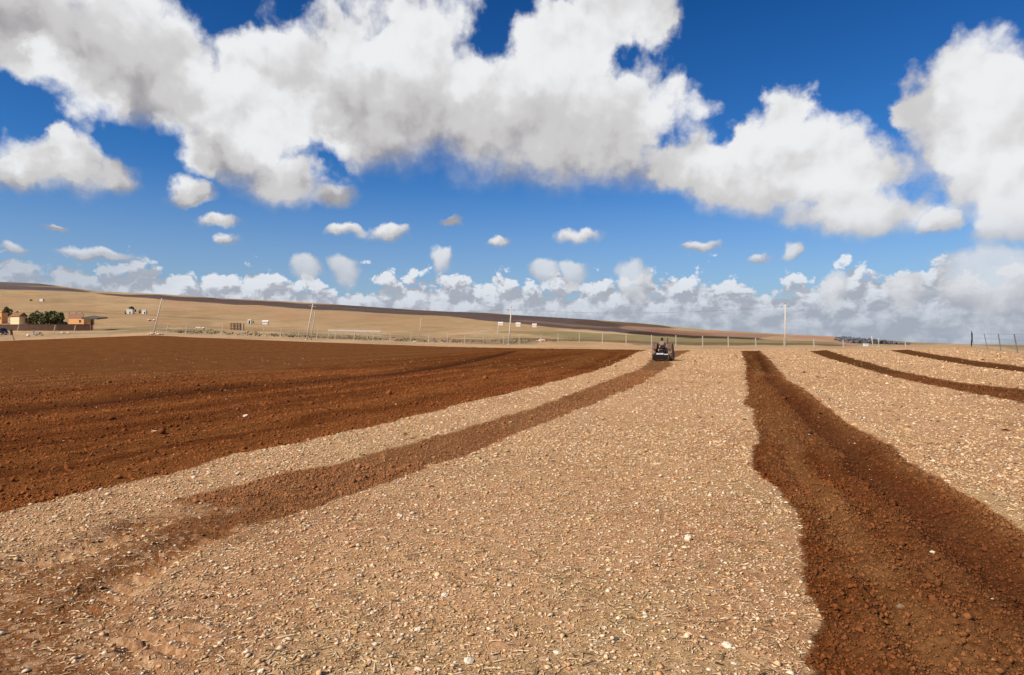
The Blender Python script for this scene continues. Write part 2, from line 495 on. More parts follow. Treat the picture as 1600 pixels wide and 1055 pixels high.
def soil_colour(x, y, state):
    T, who, ds = state
    n1 = fbm(x * 0.35, y * 0.35, 4, 101) + 0.5
    n2 = fbm(x * 2.5, y * 2.5, 3, 111) + 0.5
    n3 = fbm(x * 0.12 + 4, y * 0.12, 3, 121) + 0.5
    r = np.hypot(x, y)
    def lerp(a, b, t):
        return a + (b - a) * np.clip(t, 0, 1)[:, None]
    st = lerp(STUB2[None], STUB1[None], 0.35 + 0.5 * n1 + 0.25 * (n2 - 0.5) + 0.25 * sstep(8, 30, r))
    st = lerp(st, STUBG[None], 0.55 * sstep(0.55, 0.85, n3 + 0.25 * (n2 - 0.5)) * sstep(22, 8, r))
    st = lerp(st, np.array((0.42, 0.17, 0.075))[None], 0.42 * sstep(0.55, 0.9, fbm(x * 0.5 + 9, y * 0.5, 4, 131) + 0.5))
    # trodden bare soil near the wheel tracks and where the strip peters out
    bare = np.zeros(x.shape)
    for tr in TRACKS:
        bare = np.maximum(bare, sstep(0.75, 0.1, np.abs(dist_polyline(x, y, tr)) + n2 * 0.35 - 0.15))
    smear = dist_polyline(x, y, at2([(1515, 655), (1640, 662)]))
    bare = np.maximum(bare, sstep(0.8, 0.1, smear + n2 * 0.8 - 0.4))
    smear2 = dist_polyline(x, y, at2([(745, 725), (830, 718)]))
    bare = np.maximum(bare, 0.55 * sstep(0.8, 0.1, smear2 + n2 * 0.8 - 0.4))
    st = lerp(st, np.array((0.33, 0.155, 0.066))[None], bare * 0.55)
    trk = sstep(0.72, 0.3, dist_polyline(x, y, STRIP_TAIL) + n2 * 0.5 - 0.25) * 0.9
    cor = sstep(-0.25, 0.2, sdf(x, y, CORNER) + n2 * 0.6 - 0.3) * 0.95
    st = lerp(st, RED2[None] * 0.95, np.maximum(trk, cor))
    # tilled colours
    dA = dist_polyline(x, y, A_EDGE); dC = dist_polyline(x, y, C_R)
    wob = fbm(x * 0.4, y * 0.4, 3, 141) * 0.7
    k = np.zeros_like(dA)
    stA = vnoise((dA + wob) * 1.6, k + 0.03 * y, 151) + 0.6 * vnoise((dA + wob) * 4.2, 0.06 * y, 152)
    ti = lerp(RED[None], RED2[None], 0.5 + 1.5 * stA + 0.5 * (n2 - 0.5) + 0.3 * (n1 - 0.5))
    dry = np.where(who == 1, sstep(-2.5, 3.0, dist_polyline(x, y, DRY_EDGE, True) + 3 * (n1 - 0.5)), 0)
    ti = lerp(ti, OCH[None], dry * 0.5)
    dF = dist_polyline(x, y, FURROW, True)
    ti = lerp(ti, DARK[None] * 1.3, np.where(who == 1, 1.0 * np.exp(-((dF + 0.3) / 0.6) ** 2), 0))
    ti = np.where((who == 2)[:, None], lerp(np.array((0.25, 0.10, 0.036))[None], np.array((0.30, 0.14, 0.058))[None], 0.35 + 0.5 * n1 + 0.4 * (n2 - 0.5)), ti)
    cC = lerp(RED[None] * 1.0, OCH[None] * 0.95, 0.3 + 0.5 * (n1 - 0.3) + 1.1 * vnoise((dC + wob * 0.25) * 3.4, 0.12 * y, 161) + 0.4 * (n2 - 0.5))
    cC = lerp(cC, DARK[None] * 1.35, 0.7 * np.exp(-((dC - 0.62 + wob * 0.15) / 0.3) ** 2))
    cC = lerp(cC, OCH[None] * 1.05, 0.7 * np.exp(-((dC - 0.1) / 0.16) ** 2))
    ti = np.where((who == 3)[:, None], cC, ti)
    ti = np.where((who >= 4)[:, None], lerp(RED[None] * 0.9, OCH[None] * 0.75, 0.3 + 0.5 * n2), ti)
    return st + (ti - st) * T[:, None], bare

# far plain: bands of land as seen (top and bottom line), colour
def band(px, py, xs, top, bot, soft=0.8):
    t = np.interp(px, xs, top); b = np.interp(px, xs, bot)
    e = min(30.0, 0.25 * (xs[-1] - xs[0]))
    inx = sstep(xs[0] - 2, xs[0] + e, px) * sstep(xs[-1] + 2, xs[-1] - e, px)
    mid = (t + b) / 2; half = (b - t) / 2 * (0.35 + 0.65 * inx)
    return np.where(inx > 0, sstep(-soft, soft, half - np.abs(py - mid)) * sstep(0, 0.5, inx), 0)

def plain_colour(x, y, z):
    dep = np.maximum(y, 1.0)
    r = np.hypot(x, y)
    az = np.arctan2(x, y)
    px = px_of(az)
    py = 532 - (z - CAM_H) / (r * np.cos(np.clip(az, -1.05, 1.05))) * 1000
    w1 = fbm(px / 130 + 3, py / 9, 3, 201); w2 = fbm(px / 45, py / 3.2, 3, 211); w3 = fbm(x / 15, y / 15, 4, 221)
    pyw = py + fbm(px / 60, py / 20, 3, 231) * 2.2
    c = np.zeros((len(x), 3))
    def lerp(a, b, t):
        return a + (np.array(b)[None] - a) * np.clip(t, 0, 1)[:, None]
    c[:] = (0.39, 0.245, 0.12)
    c = lerp(c, (0.50, 0.335, 0.175), 0.5 + 1.1 * w1 + 0.7 * w2)
    c = lerp(c, (0.40, 0.205, 0.10), 1.5 * w2)
    c = lerp(c, (0.27, 0.175, 0.08), 1.1 * np.clip(w3, 0, 1))
    D, vE = field_edge(az)
    near = sstep(34, 8, py - 480 + 0 * px)
    # greyish scrub between fence and plain
    eE = 532 - vE
    c = lerp(c, (0.20, 0.15, 0.08), 0.65 * sstep(20, 13, eE - py) * sstep(0.0, 0.25, w3 + 0.12))
    # pale verge beyond the field edge
    c = lerp(c, (0.44, 0.285, 0.155), sstep(6.5, 3.5, (eE - pyw)))
    c = lerp(c, (0.46, 0.28, 0.14), band(px, pyw, [830, 860, 960, 1010], [535, 532.5, 534, 541], [545, 545, 545, 546]))
    # pale track running up to the right
    c = lerp(c, (0.50, 0.33, 0.19), 0.8 * band(px, pyw, [690, 740, 775], [523, 518, 512], [527, 521, 514]))
    c = lerp(c, (0.24, 0.19, 0.085), 0.8 * band(px, pyw, [770, 800, 850, 900, 1000, 1100, 1200, 1335, 1345], [516, 516.5, 517.5, 518.5, 524.5, 528.5, 530, 534, 536], [519, 520, 524, 530, 532, 538, 539, 539.5, 538]))
    c = lerp(c, (0.155, 0.095, 0.045), 0.8 * band(px, pyw, [790, 850, 900, 1000, 1100, 1200, 1330], [527, 529, 530, 533.5, 535.5, 536.5, 537.5], [529, 532, 533, 538, 540, 540, 540]))
    c = lerp(c, (0.52, 0.34, 0.20), band(px, pyw, [860, 900, 1000, 1080], [513.5, 516, 523, 527.5], [515, 518.3, 524.6, 528]))
    # dark bands across the hillside
    c = lerp(c, (0.115, 0.078, 0.064), band(px, pyw, [140, 200, 250, 300, 350, 400, 500, 600, 700, 760, 800, 860, 920, 960, 1000, 1100, 1200],
             [456.5, 459.5, 461, 463.5, 467, 470, 475, 481, 487, 489, 491.5, 495, 498, 506, 517, 524, 528.3], [457.5, 463.5, 467.5, 471, 474.5, 477.5, 484, 489.5, 495, 502, 504, 511.5, 515.5, 519.5, 523.5, 528, 530], 0.7))
    c = lerp(c, (0.21, 0.125, 0.085), 0.9 * band(px, pyw, [790, 820, 900, 970], [500, 500.3, 507, 513], [501.2, 503, 510.5, 514]))
    c = lerp(c, (0.105, 0.062, 0.04), 0.85 * band(px, pyw, [890, 930, 1000, 1060], [499, 502, 505.5, 512], [506.5, 508.5, 512, 514]))
    c = lerp(c, (0.30, 0.17, 0.115), 0.9 * band(px, pyw, [960, 1000, 1060, 1100, 1180, 1260], [509, 511, 515.5, 518, 522, 527], [515, 517.5, 522.5, 525, 528.5, 528]))
    c = lerp(c, (0.26, 0.10, 0.05), 0.6 * band(px, pyw, [1000, 1040, 1100, 1130], [514, 517, 521, 524], [516, 521, 524, 525]))
    c = lerp(c, (0.06, 0.038, 0.024), 0.95 * band(px, pyw, [970, 1000, 1060, 1100, 1160, 1225], [517.5, 519, 523, 525, 528, 530], [522.5, 524, 527.5, 529, 530.5, 531.5]))
    c = lerp(c, (0.45, 0.28, 0.16), band(px, pyw, [1180, 1230, 1330, 1350], [527, 525.5, 530, 534], [531, 532, 535, 536]))
    c = lerp(c, (0.42, 0.22, 0.14), band(px, pyw, [1225, 1270, 1330, 1352], [523, 524, 532.5, 535], [527, 528.5, 539, 540]))
    # ridge at the far left
    c = lerp(c, (0.125, 0.094, 0.084), band(px, pyw, [-700, 0, 40, 100, 140, 150], [447.5, 445.5, 446.5, 449.5, 454, 455.5], [454, 452.3, 452.8, 454.8, 456.3, 456.5], 0.7))
    c = lerp(c, (0.13, 0.11, 0.106), band(px, pyw, [-700, 0, 60, 100, 105], [437, 436, 438, 444, 447], [442, 442, 444.6, 449, 449], 0.6))
    c = lerp(c, (0.115, 0.09, 0.075), 0.9 * band(px, pyw, [-700, 0, 70, 95], [442, 442.2, 445, 448.5], [447.5, 445.5, 446.8, 449], 0.6))
    c = lerp(c, (0.38, 0.26, 0.17), 0.8 * band(px, pyw, [330, 345, 385, 400], [466.3, 465.3, 466.5, 468.5], [467, 467.8, 468.6, 469.5], 0.5))
    c = lerp(c, (0.2, 0.125, 0.06), 0.5 * band(px, pyw, [0, 120, 260, 420], [487.5, 487, 494, 500], [489, 489, 495.5, 501], 0.8))
    c = lerp(c, (0.45, 0.24, 0.14), 0.5 * band(px, pyw, [230, 330, 480, 620], [471, 477, 487, 495], [476, 482, 492, 500], 1.0))
    c = c * (1 + 0.22 * w3 + 0.12 * w2)[:, None]
    return np.clip(c, 0.01, 0.8), pyw

# ---------------------------------------------------------------- materials
def new_mat(name):
    m = bpy.data.materials.new(name)
    m.use_nodes = True
    m.node_tree.nodes.clear()
    t = NT(m.node_tree)
    b = t.n('ShaderNodeBsdfPrincipled')
    o = t.n('ShaderNodeOutputMaterial')
    t.put(o.inputs[0], b.outputs[0])
    return m, t, b

def soil_material():
    m, t, b = new_mat('field_soil')
    at_c = t.n('ShaderNodeAttribute', attribute_name='soil')
    at_t = t.n('ShaderNodeAttribute', attribute_name='tilled')
    geo = t.n('ShaderNodeNewGeometry')
    p = geo.outputs['Position']
    T = at_t.outputs['Fac']
    base = at_c.outputs['Color']
    # straw and stone flecks of the stubble, three sizes
    f1 = t.voro(p, 60.0, out='Color'); f2 = t.voro(p, 24.0, out='Color'); f3 = t.voro(p, 10.0, out='Color')
    def r_of(c):
        s = t.n('ShaderNodeSeparateColor'); t.put(s.inputs[0], c); return s.outputs[0]
    g1 = t.ramp(r_of(f1), 0.55, 1.0, 0.0, 1.0); g2 = t.ramp(r_of(f2), 0.68, 0.98, 0.0, 1.0); g3 = t.ramp(r_of(f3), 0.90, 0.98, 0.0, 0.5)
    d1 = t.ramp(r_of(f1), 0.0, 0.35, 1.0, 0.0); d2 = t.ramp(r_of(f2), 0.0, 0.26, 1.0, 0.0)
    light = t.math('MAXIMUM', t.math('MAXIMUM', t.math('MULTIPLY', g1, 0.55), t.math('MULTIPLY', g2, 0.7)), g3)
    dark = t.math('MAXIMUM', t.math('MULTIPLY', d1, 0.5), t.math('MULTIPLY', d2, 0.55))
    n = t.noise(p, 60.0, 3.0, 0.6)
    stub = t.mix(t.math('MULTIPLY', light, 0.6), base, (0.84, 0.54, 0.30))
    stub = t.mix(t.math('MULTIPLY', dark, 0.62), stub, (0.22, 0.11, 0.042))
    # crumbs of the tilled soil
    tn = t.noise(p, 20.0, 5.0, 0.68)
    tn2 = t.voro(p, 22.0, out='Distance')
    tv = t.math('ADD', t.ramp(tn, 0.25, 0.75, 0.62, 1.36), t.ramp(tn2, 0.0, 0.6, 0.16, -0.16))
    till = t.n('ShaderNodeVectorMath', operation='SCALE')
    t.put(till.inputs[0], base); t.put(till.inputs['Scale'], tv)
    speck = t.ramp(r_of(t.voro(p, 9.0, out='Color')), 0.975, 0.985, 0.0, 0.5)
    dots = t.math('MULTIPLY', speck, t.ramp(t.voro(p, 9.0), 0.1, 0.32, 1.0, 0.0))
    tillc = t.mix(dots, till.outputs[0], (0.5, 0.36, 0.22))
    col = t.mix(t.ramp(T, 0.35, 0.65), stub, tillc)
    col = t.mix(t.ramp(n, 0.2, 0.8, 0.0, 0.25), col, (0.03, 0.015, 0.008), 'MIX')
    t.put(b.inputs['Base Color'], col)
    b.inputs['Roughness'].default_value = 1.0
    b.inputs['Specular IOR Level'].default_value = 0.0
    bump = t.n('ShaderNodeBump')
    bump.inputs['Strength'].default_value = 0.9
    bump.inputs['Distance'].default_value = 0.03
    hsum = t.math('ADD', t.math('MULTIPLY', tn, 0.8), t.math('ADD', t.math('MULTIPLY', light, 0.35), t.math('MULTIPLY', n, 0.4)))
    t.put(bump.inputs['Height'], hsum)
    t.put(b.inputs['Normal'], bump.outputs[0])
    return m

def plain_material():
    m, t, b = new_mat('dry_land')
    at_c = t.n('ShaderNodeAttribute', attribute_name='soil')
    geo = t.n('ShaderNodeNewGeometry')
    n = t.noise(geo.outputs['Position'], 0.9, 5.0, 0.65)
    n2 = t.noise(geo.outputs['Position'], 0.11, 4.0, 0.6)
    s = t.n('ShaderNodeVectorMath', operation='SCALE')
    t.put(s.inputs[0], at_c.outputs['Color'])
    t.put(s.inputs['Scale'], t.math('MULTIPLY', t.ramp(n, 0.25, 0.75, 0.8, 1.2), t.ramp(n2, 0.25, 0.75, 0.88, 1.12)))
    t.put(b.inputs['Base Color'], s.outputs[0])
    b.inputs['Roughness'].default_value = 1.0
    b.inputs['Specular IOR Level'].default_value = 0.0
    return m

M_SOIL = soil_material()
M_PLAIN = plain_material()

# ---------------------------------------------------------------- land meshes
def grid_mesh(name, X, Y, Z, facemask, mat, attrs, smooth=True):
    R, C = X.shape
    idx = np.arange(R * C).reshape(R, C)
    quads = np.stack([idx[:-1, :-1], idx[:-1, 1:], idx[1:, 1:], idx[1:, :-1]], -1).reshape(-1, 4)
    quads = quads[facemask.reshape(-1)]
    used = np.unique(quads)
    remap = np.full(R * C, -1, np.int64); remap[used] = np.arange(len(used))
    quads = remap[quads]
    co = np.stack([X.reshape(-1)[used], Y.reshape(-1)[used], Z.reshape(-1)[used]], -1).astype(np.float32)
    me = bpy.data.meshes.new(name)
    me.vertices.add(len(used)); me.vertices.foreach_set('co', co.reshape(-1))
    me.loops.add(quads.size); me.loops.foreach_set('vertex_index', quads.reshape(-1).astype(np.int32))
    me.polygons.add(len(quads)); me.polygons.foreach_set('loop_start', np.arange(0, quads.size, 4, dtype=np.int32))
    me.update(calc_edges=True)
    if smooth:
        me.polygons.foreach_set('use_smooth', np.ones(len(quads), bool))
    for k, v in attrs.items():
        v = v.reshape(R * C, -1)[used]
        if v.shape[1] == 3:
            a = me.color_attributes.new(k, 'FLOAT_COLOR', 'POINT')
            a.data.foreach_set('color', np.hstack([v, np.ones((len(v), 1))]).astype(np.float32).reshape(-1))
        else:
            a = me.attributes.new(k, 'FLOAT', 'POINT')
            a.data.foreach_set('value', v.astype(np.float32).reshape(-1))
    me.materials.append(mat)
    o = bpy.data.objects.new(name, me)
    COL.objects.link(o)
    o['kind'] = 'structure'
    return o

def build_field():
    fine = np.linspace(-0.78, 0.78, 900)
    coarse = np.linspace(0.78, 2 * math.pi - 0.78, 90)[1:-1]
    azs = np.concatenate([fine, coarse, [fine[0] + 2 * math.pi]])
    # radial steps: about one picture line each, coarser far out (fraction of the way to the field edge)
    rows = [0.15, 0.5, 1.0, 1.6, 2.1]
    r = 2.4
    while r < 100:
        rows.append(r)
        r += np.clip(0.0020 * r * r / 1.7, 0.0045 * r, 0.02 * r)
    rows = np.array(rows)
    # last part: fractions up to the edge
    R0 = 40.0
    inner = rows[rows < R0]
    q = (rows[rows >= R0] - R0) / (100 - R0)
    q = np.unique(np.concatenate([q, np.linspace(0.9, 1, 14)]))
    A = azs[None, :]
    D, _ = field_edge((A + math.pi) % (2 * math.pi) - math.pi)
    Rin = np.repeat(inner[:, None], len(azs), 1)
    Rin = np.minimum(Rin, D * (Rin / 100.0 + 0.55))
    last = Rin[-1:]
    Rout = last + (D - last) * q[1:, None] if q[0] == 0 else last + (D - last) * q[:, None]
    RR = np.vstack([Rin, Rout])
    AA = np.repeat(A, len(RR), 0)
    X = RR * np.sin(AA); Y = RR * np.cos(AA)
    sp = np.abs(np.gradient(RR, axis=0)); sp = np.maximum(sp * 0.6, RR * np.gradient(azs)[None, :])
    xf, yf = X.reshape(-1), Y.reshape(-1)
    st = ground_state(xf, yf)
    z = height(xf, yf, st, sp.reshape(-1))
    # blend the relief out at the edge so the sheet meets the verge
    fr = (RR / D).reshape(-1)
    zt = terrain(xf, yf)
    z = zt + (z - zt) * sstep(1.0, 0.97, fr)
    col, bare = soil_colour(xf, yf, st)
    T = st[0]; who = st[1]
    R_, C_ = X.shape
    W = who.reshape(R_, C_)
    Tm = T.reshape(R_, C_)
    fm = np.where((Tm[:-1, :-1] + Tm[1:, 1:] + Tm[1:, :-1] + Tm[:-1, 1:]) / 4 > 0.5, np.maximum.reduce([W[:-1, :-1], W[1:, 1:], W[1:, :-1], W[:-1, 1:]]), 0)
    Z = z.reshape(R_, C_)
    attrs = {'soil': col, 'tilled': T}
    for k, nm in ((0, 'stubble_field'), (1, 'ploughed_field'), (2, 'tilled_strip'), (3, 'tilled_strip'), (4, 'tilled_strip'), (5, 'tilled_strip')):
        grid_mesh(nm, X, Y, Z, fm == k, M_SOIL, attrs)

def build_plain():
    azs = np.concatenate([np.linspace(-0.80, 0.80, 760), np.linspace(0.80, 2 * math.pi - 0.80, 60)[1:]])
    A = azs[None, :]
    Aw = (A + math.pi) % (2 * math.pi) - math.pi
    D, _ = field_edge(Aw)
    t = np.concatenate([np.linspace(0, 1, 230) ** 1.15, [1.05, 1.12, 1.2, 1.3]])
    RR = D * np.exp(t[:, None] * np.log(FAR_R / D))
    AA = np.repeat(A, len(RR), 0)
    X = RR * np.sin(AA); Y = RR * np.cos(AA)
    xf, yf = X.reshape(-1), Y.reshape(-1)
    # evaluate by bearing so the first row meets the field exactly
    z = terrain(xf * 1.000001, yf * 1.000001)
    c, py = plain_colour(xf, yf, z)
    zz = z + fbm(xf / 9, yf / 9, 3, 301) * 0.25 * sstep(0.02, 0.06, np.repeat(t[:, None], len(azs), 1).reshape(-1)) * sstep(900, 200, np.hypot(xf, yf))
    dark = (c.sum(1) < 0.34).reshape(X.shape)
    fd = dark[:-1, :-1] & dark[1:, 1:]
    Z = zz.reshape(X.shape)
    grid_mesh('dry_plain', X, Y, Z, ~fd, M_PLAIN, {'soil': c})
    grid_mesh('dark_hillside', X, Y, Z, fd, M_PLAIN, {'soil': c})  # faces whose colour falls in the dark bands

build_field()
build_plain()

# ---------------------------------------------------------------- helpers for things
def simple_mat(name, col, rough=0.8, metal=0.0, nscale=6.0, amount=0.25, spec=0.3, dark=None, obj=True):
    m, t, b = new_mat(name)
    tc = t.n('ShaderNodeTexCoord')
    v = tc.outputs['Object'] if obj else t.n('ShaderNodeNewGeometry').outputs['Position']
    n = t.noise(v, nscale, 4.0, 0.6)
    c2 = dark if dark else tuple(q * 0.62 for q in col)
    c = t.mix(t.ramp(n, 0.35, 0.75, 0.0, min(1.0, amount * 2)), col, c2)
    t.put(b.inputs['Base Color'], c)
    b.inputs['Roughness'].default_value = rough
    b.inputs['Metallic'].default_value = metal
    b.inputs['Specular IOR Level'].default_value = spec
    return m

def vcol_mat(name, rough=0.95, var=0.15):
    m, t, b = new_mat(name)
    a = t.n('ShaderNodeAttribute', attribute_name='soil')
    g = t.n('ShaderNodeNewGeometry')
    s = t.n('ShaderNodeVectorMath', operation='SCALE')
    t.put(s.inputs[0], a.outputs['Color'])
    t.put(s.inputs['Scale'], t.ramp(t.noise(g.outputs['Position'], 90.0, 2.0), 0.3, 0.7, 1 - var, 1 + var))
    t.put(b.inputs['Base Color'], s.outputs[0])
    b.inputs['Roughness'].default_value = rough
    b.inputs['Specular IOR Level'].default_value = 0.1
    return m

M = {
    'concrete': simple_mat('pale_concrete', (0.66, 0.56, 0.43), 0.9, nscale=3.0, amount=0.2),
    'concrete2': simple_mat('weathered_concrete', (0.52, 0.44, 0.33), 0.9, nscale=4.0, amount=0.3),
    'fencepost': simple_mat('fence_concrete', (0.50, 0.42, 0.31), 0.9, nscale=4.0),
    'steel': simple_mat('dull_steel', (0.22, 0.21, 0.2), 0.5, 0.6),
    'wire': simple_mat('fence_wire', (0.30, 0.27, 0.23), 0.5, 0.6),
    'glassy': simple_mat('brown_insulator', (0.12, 0.06, 0.03), 0.25),
    'darkwood': simple_mat('dark_weathered_post', (0.22, 0.21, 0.2), 0.9, nscale=9.0),
    'brownwood': simple_mat('brown_timber', (0.16, 0.095, 0.05), 0.9),
    'orange': simple_mat('orange_render', (0.74, 0.36, 0.13), 0.9, nscale=1.2, amount=0.18),
    'cream': simple_mat('cream_render', (0.86, 0.62, 0.34), 0.9, nscale=1.2, amount=0.15),
    'roofbrown': simple_mat('brown_roof', (0.27, 0.125, 0.055), 0.9, nscale=2.0),
    'pink': simple_mat('pink_brown_brick', (0.40, 0.22, 0.15), 0.9, nscale=2.0),
    'wallbrown': simple_mat('dark_brown_wall', (0.11, 0.052, 0.028), 0.9, nscale=1.0, amount=0.3),
    'white': simple_mat('whitewash', (0.78, 0.70, 0.58), 0.9, nscale=1.0, amount=0.1),
    'darkopen': simple_mat('dark_opening', (0.035, 0.025, 0.02), 0.6),
    'thatch': simple_mat('grey_brown_awning', (0.13, 0.10, 0.075), 0.95, nscale=2.0),
    'rubber': simple_mat('dusty_tyre', (0.20, 0.13, 0.08), 0.95, nscale=5.0, amount=0.5, dark=(0.40, 0.25, 0.15)),
    'rim': simple_mat('dusty_rim', (0.34, 0.24, 0.16), 0.8, nscale=5.0),
    'redpaint': simple_mat('dusty_brown_paint', (0.12, 0.058, 0.042), 0.7, nscale=5.0, amount=0.4, dark=(0.22, 0.13, 0.085)),
    'blackmetal': simple_mat('dark_machine_steel', (0.03, 0.022, 0.018), 0.6, 0.3),
    'whitebar': simple_mat('white_painted_bar', (0.62, 0.57, 0.55), 0.6),
    'black': simple_mat('black_paint', (0.012, 0.012, 0.014), 0.35),
    'glass': simple_mat('car_glass', (0.02, 0.025, 0.03), 0.1, spec=0.6),
    'chrome': simple_mat('silver_metal', (0.5, 0.5, 0.5), 0.35, 0.8),
    'shirt': simple_mat('dusty_pink_shirt', (0.30, 0.18, 0.14), 0.95),
    'cap': simple_mat('dark_hood', (0.035, 0.022, 0.017), 0.95),
    'bluecloth': simple_mat('blue_grey_cloth', (0.16, 0.165, 0.26), 0.95),
    'sack': simple_mat('white_sack', (0.75, 0.66, 0.58), 0.95),
    'bark': simple_mat('bark', (0.10, 0.065, 0.04), 0.95),
    'stone': simple_mat('pale_limestone', (0.80, 0.66, 0.46), 0.9, nscale=18.0, amount=0.3, dark=(0.55, 0.38, 0.22)),
    'rubble': simple_mat('pale_rubble', (0.72, 0.56, 0.40), 0.9, nscale=3.0),
}
def leaf_mat(name, c1, c2):
    m, t, b = new_mat(name)
    g = t.n('ShaderNodeNewGeometry')
    t.put(b.inputs['Base Color'], t.mix(t.ramp(t.noise(g.outputs['Position'], 1.1, 3.0), 0.35, 0.65), c1, c2))
    b.inputs['Roughness'].default_value = 0.7
    b.inputs['Specular IOR Level'].default_value = 0.2
    return m
M['leaf'] = leaf_mat('olive_leaf', (0.095, 0.11, 0.034), (0.17, 0.165, 0.065))
M['leafdry'] = leaf_mat('dull_leaf', (0.11, 0.095, 0.036), (0.18, 0.145, 0.065))
M['leafdark'] = leaf_mat('dark_leaf', (0.03, 0.04, 0.022), (0.055, 0.065, 0.035))
M['leafhazed'] = leaf_mat('hazed_leaf', (0.11, 0.115, 0.125), (0.15, 0.15, 0.155))  # far wood: bluish grey of distance haze put into the leaf colour
M['scrub'] = leaf_mat('dry_scrub', (0.17, 0.125, 0.06), (0.28, 0.2, 0.1))

class MB:
    def __init__(self):
        self.v = []; self.f = []
    def add(self, vs, fs):
        n = len(self.v)
        self.v += [tuple(q) for q in vs]
        self.f += [tuple(i + n for i in f) for f in fs]
        return self
    def box(self, c, s, mat=None):
        x, y, z = (q / 2 for q in s)
        vs = [Vector((a * x, b * y, d * z)) for d in (-1, 1) for a, b in ((-1, -1), (1, -1), (1, 1), (-1, 1))]
        if mat is not None:
            vs = [mat @ q for q in vs]
        vs = [q + Vector(c) for q in vs]
        return self.add(vs, [(3, 2, 1, 0), (4, 5, 6, 7), (0, 1, 5, 4), (1, 2, 6, 5), (2, 3, 7, 6), (3, 0, 4, 7)])
    def tube(self, p0, p1, r0, r1=None, n=8, cap=True):
        r1 = r0 if r1 is None else r1
        p0, p1 = Vector(p0), Vector(p1)
        a = (p1 - p0).normalized()
        u = a.cross(Vector((0, 0, 1)))
        if u.length < 1e-3:
            u = Vector((1, 0, 0))
        u.normalize(); w = a.cross(u)
        vs = []
        for p, r in ((p0, r0), (p1, r1)):
            for i in range(n):
                t = 2 * math.pi * i / n
                vs.append(p + (u * math.cos(t) + w * math.sin(t)) * r)
        fs = [(i, (i + 1) % n, n + (i + 1) % n, n + i) for i in range(n)]
        if cap:
            fs += [tuple(range(n - 1, -1, -1)), tuple(range(n, 2 * n))]
        return self.add(vs, fs)
    def path(self, pts, r, n=6):
        for a, b in zip(pts[:-1], pts[1:]):
            self.tube(a, b, r, r, n)
        return self
    def lathe(self, prof, n=20, axis='x', c=(0, 0, 0)):
        vs = []; k = len(prof)
        for i in range(n):
            t = 2 * math.pi * i / n
            for r, h in prof:
                p = (h, r * math.cos(t), r * math.sin(t)) if axis == 'x' else (r * math.cos(t), r * math.sin(t), h)
                vs.append((p[0] + c[0], p[1] + c[1], p[2] + c[2]))
        fs = [(i * k + j, i * k + j + 1, ((i + 1) % n) * k + j + 1, ((i + 1) % n) * k + j) for i in range(n) for j in range(k - 1)]
        return self.add(vs, fs)
    def blob(self, c, r, seg=8, rings=5, jit=0.0, rnd=random):
        vs = [(c[0], c[1], c[2] - r[2])]
        for i in range(1, rings):
            ph = -math.pi / 2 + math.pi * i / rings
            for j in range(seg):
                t = 2 * math.pi * j / seg
                k = 1 + rnd.uniform(-jit, jit)
                vs.append((c[0] + r[0] * math.cos(ph) * math.cos(t) * k, c[1] + r[1] * math.cos(ph) * math.sin(t) * k, c[2] + r[2] * math.sin(ph) * k))
        vs.append((c[0], c[1], c[2] + r[2]))
        fs = [(0, 1 + (j + 1) % seg, 1 + j) for j in range(seg)]
        for i in range(rings - 2):
            for j in range(seg):
                a = 1 + i * seg + j; b = 1 + i * seg + (j + 1) % seg
                fs.append((a, b, b + seg, a + seg))
        L = len(vs) - 1; o = 1 + (rings - 2) * seg
        fs += [(L, o + j, o + (j + 1) % seg) for j in range(seg)]
        return self.add(vs, fs)
    def build(self, name, mat, parent=None, smooth=False, bevel=0.0, kind=None):
        me = bpy.data.meshes.new(name)
        me.from_pydata(self.v, [], self.f)
        me.materials.append(mat)
        if smooth:
            me.polygons.foreach_set('use_smooth', [True] * len(me.polygons))
        me.update()
        o = bpy.data.objects.new(name, me)
        COL.objects.link(o)
        if parent is not None:
            o.parent = parent
        if bevel:
            b = o.modifiers.new('bevel', 'BEVEL'); b.width = bevel; b.segments = 2; b.limit_method = 'ANGLE'
        if kind:
            o['kind'] = kind
        return o

def thing(name, label, cat, loc=(0, 0, 0), rz=0.0, group=None, rx=0.0, ry=0.0):
    o = bpy.data.objects.new(name, None)
    o.empty_display_size = 0.3
    COL.objects.link(o)
    o.location = loc
    o.rotation_euler = (rx, ry, rz)
    return tag(o, label, cat, group)

def tag(o, label, cat, group=None):
    o['label'] = label; o['category'] = cat
    if group:
        o['group'] = group
    return o

def dup(root, loc=None, rz=None, label=None):
    r = root.copy(); COL.objects.link(r)
    if loc is not None:
        r.location = loc
    if rz is not None:
        r.rotation_euler.z = rz
    if label:
        r['label'] = label
    for ch in root.children:
        c = ch.copy(); COL.objects.link(c); c.parent = r
        for g in ch.children:
            d = g.copy(); COL.objects.link(d); d.parent = c
    return r

def gz(x, y):
    return float(terrain(np.array([float(x)]), np.array([float(y)]))[0])

